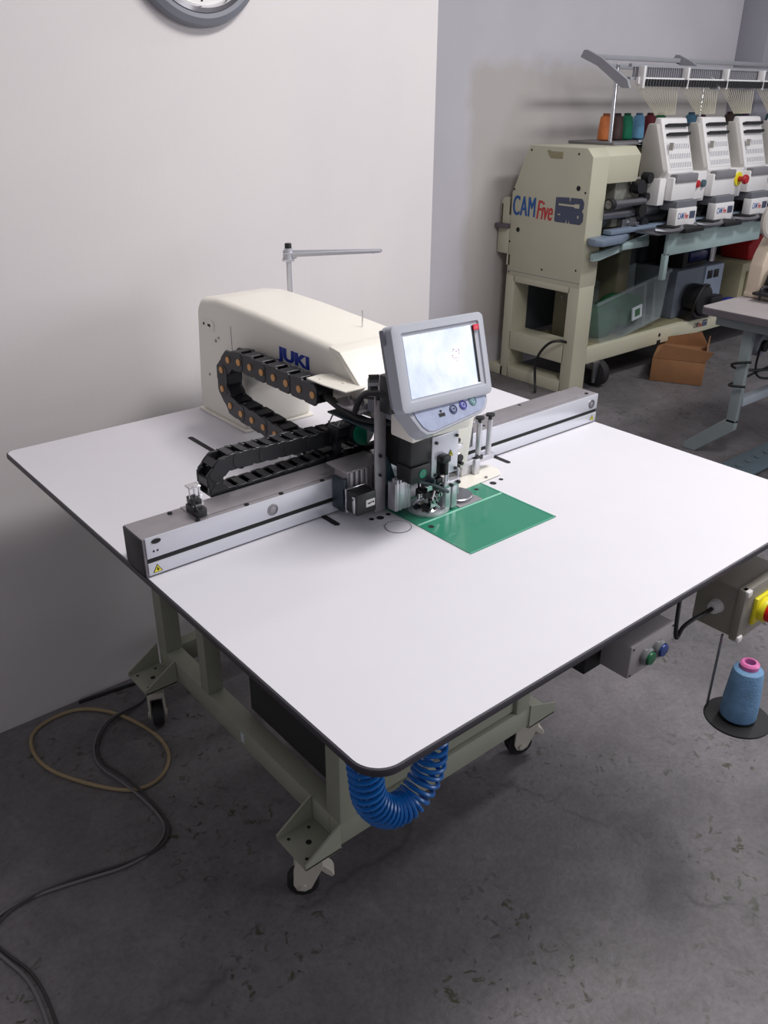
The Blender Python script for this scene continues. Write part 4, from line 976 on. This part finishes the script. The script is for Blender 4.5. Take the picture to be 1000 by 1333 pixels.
build('cabinet_front', MB().box((6.06, 3.108, .30), (6.30, 3.122, .50), .003), mat('door_olive', (112, 108, 80), .6), cab)
build('red_bag', MB().prism([(6.15, .56), (6.12, .67), (6.22, .735), (6.42, .72), (6.66, .62), (6.66, .56)], 'xz', 3.16, 3.40, .02, 3), mat('red_cloth', (158, 22, 26), .6), loc=(6.4, 3.3, .56), label='red bag lying on the low beige cabinet', cat='bag')
build('blue_rag', MB().sphere((5.90, 3.13, .302), .07, sc=(1.3, .8, .45)), mat('blue_cloth', (30, 44, 130), .7, bump=.8, bscale=30), loc=(5.90, 3.13, .27), label='dark blue cloth in a heap on the beam beside the grey control unit', cat='cloth')

# ================================================================ INDUSTRIAL SEWING TABLE, right edge
ST = thing('sewing_table', 'grey topped industrial sewing table with bent steel legs', 'table', (4.2, 1.8, 0))
build('table_board', MB().prism(rrect(3.755, 1.45, 4.95, 2.125, .03, 6), 'xy', .712, .7455, .002, 1), tabedge, ST)
build('table_surface', MB().prism(rrect(3.757, 1.452, 4.948, 2.123, .03, 6), 'xy', .7455, .7475), tabtop, ST)
build('table_rail', MB().box((3.80, 1.52, .665), (4.9, 2.06, .711), .003), legm, ST)
for x in (3.84, 4.80):
    lp = MB()
    lp.box((x, 1.885, .20), (x + .03, 1.935, .665), .003)
    lp.prism([(1.885, .215), (1.935, .215), (2.14, .03), (2.14, 0), (2.07, 0), (1.885, .165)], 'yz', x, x + .03, .003, 1)
    build('leg', lp, legm, ST)
build('cross_brace', MB().box((3.88, 1.885, .28), (4.82, 1.925, .325), .003), mat('brace_pale', (146, 154, 162), .5), ST)
tr = MB(); tr.box((3.62, 1.70, .012), (4.85, 1.86, .03), .003)
for k in range(12): tr.cyl((3.68 + k * .09, 1.78, .03), (3.68 + k * .09, 1.78, .036), .022, n=12)
build('treadle_board', tr, mat('treadle_blue', (86, 100, 108), .5), ST)
mt = MB(); mt.cyl((4.12, 1.96, .53), (4.12, 2.04, .53), .055, n=28, bev=.005, mi=0).cyl((4.12, 1.94, .53), (4.12, 1.965, .53), .028, n=20, mi=1).box((4.16, 1.9, .50), (4.5, 2.05, .66), .02, mi=0)
build('clutch_motor', mt, [greyd, blackm], ST)
wr = MB()
wr.tube([(3.83, 1.86, .52), (3.80, 1.95, .50), (3.90, 1.97, .45), (4.05, 1.93, .42), (4.3, 1.9, .40)], .007, 6, sm=3)
wr.tube([(3.82, 1.86, .40), (3.80, 1.95, .39), (3.92, 1.96, .38), (4.1, 1.93, .42), (4.35, 1.9, .44)], .006, 6, sm=3)
wr.tube([(4.10, 1.96, .53), (4.02, 1.93, .42), (4.12, 1.93, .36), (4.4, 1.9, .34)], .006, 6, sm=3)
build('loose_wire', wr, cable_k, ST)
IM = thing('lockstitch_machine', 'beige industrial sewing machine head with handwheel standing on the grey table', 'sewing machine', (4.6, 1.95, .75))
im = MB(); im.prism([(4.125, .7485), (4.13, .90), (4.15, .955), (4.20, 1.02), (4.26, 1.10), (4.80, 1.10), (4.86, 1.02), (4.86, .7485)], 'xz', 2.045, 2.115, .008, 3)
im.box((4.12, 1.90, .7485), (4.86, 2.115, .775), .006)
build('machine_column', im, beigem, IM)
build('handwheel', MB().lathe((4.175, 2.06, 1.115), [(.085, 0), (.092, .008), (.092, .022), (.08, .028), (.07, .018), (.03, .02), (.025, .03), (.001, .03)], 36, axis=(-.3, -1, 0)), mat('wheel_grey', (182, 176, 168), .4), IM)
bw = MB(); bw.tube([(4.07, 2.0, .76), (4.06, 2.0, .81), (4.09, 1.99, .82), (4.15, 1.99, .80)], .008, 8, sm=2).box((4.06, 1.94, .7755), (4.28, 2.04, .79), .004).cyl((4.20, 1.96, .835), (4.20, 2.03, .835), .05, n=20, bev=.006).box((4.18, 1.95, .78), (4.30, 2.03, .82), .006)
build('bobbin_winder', bw, black, IM)
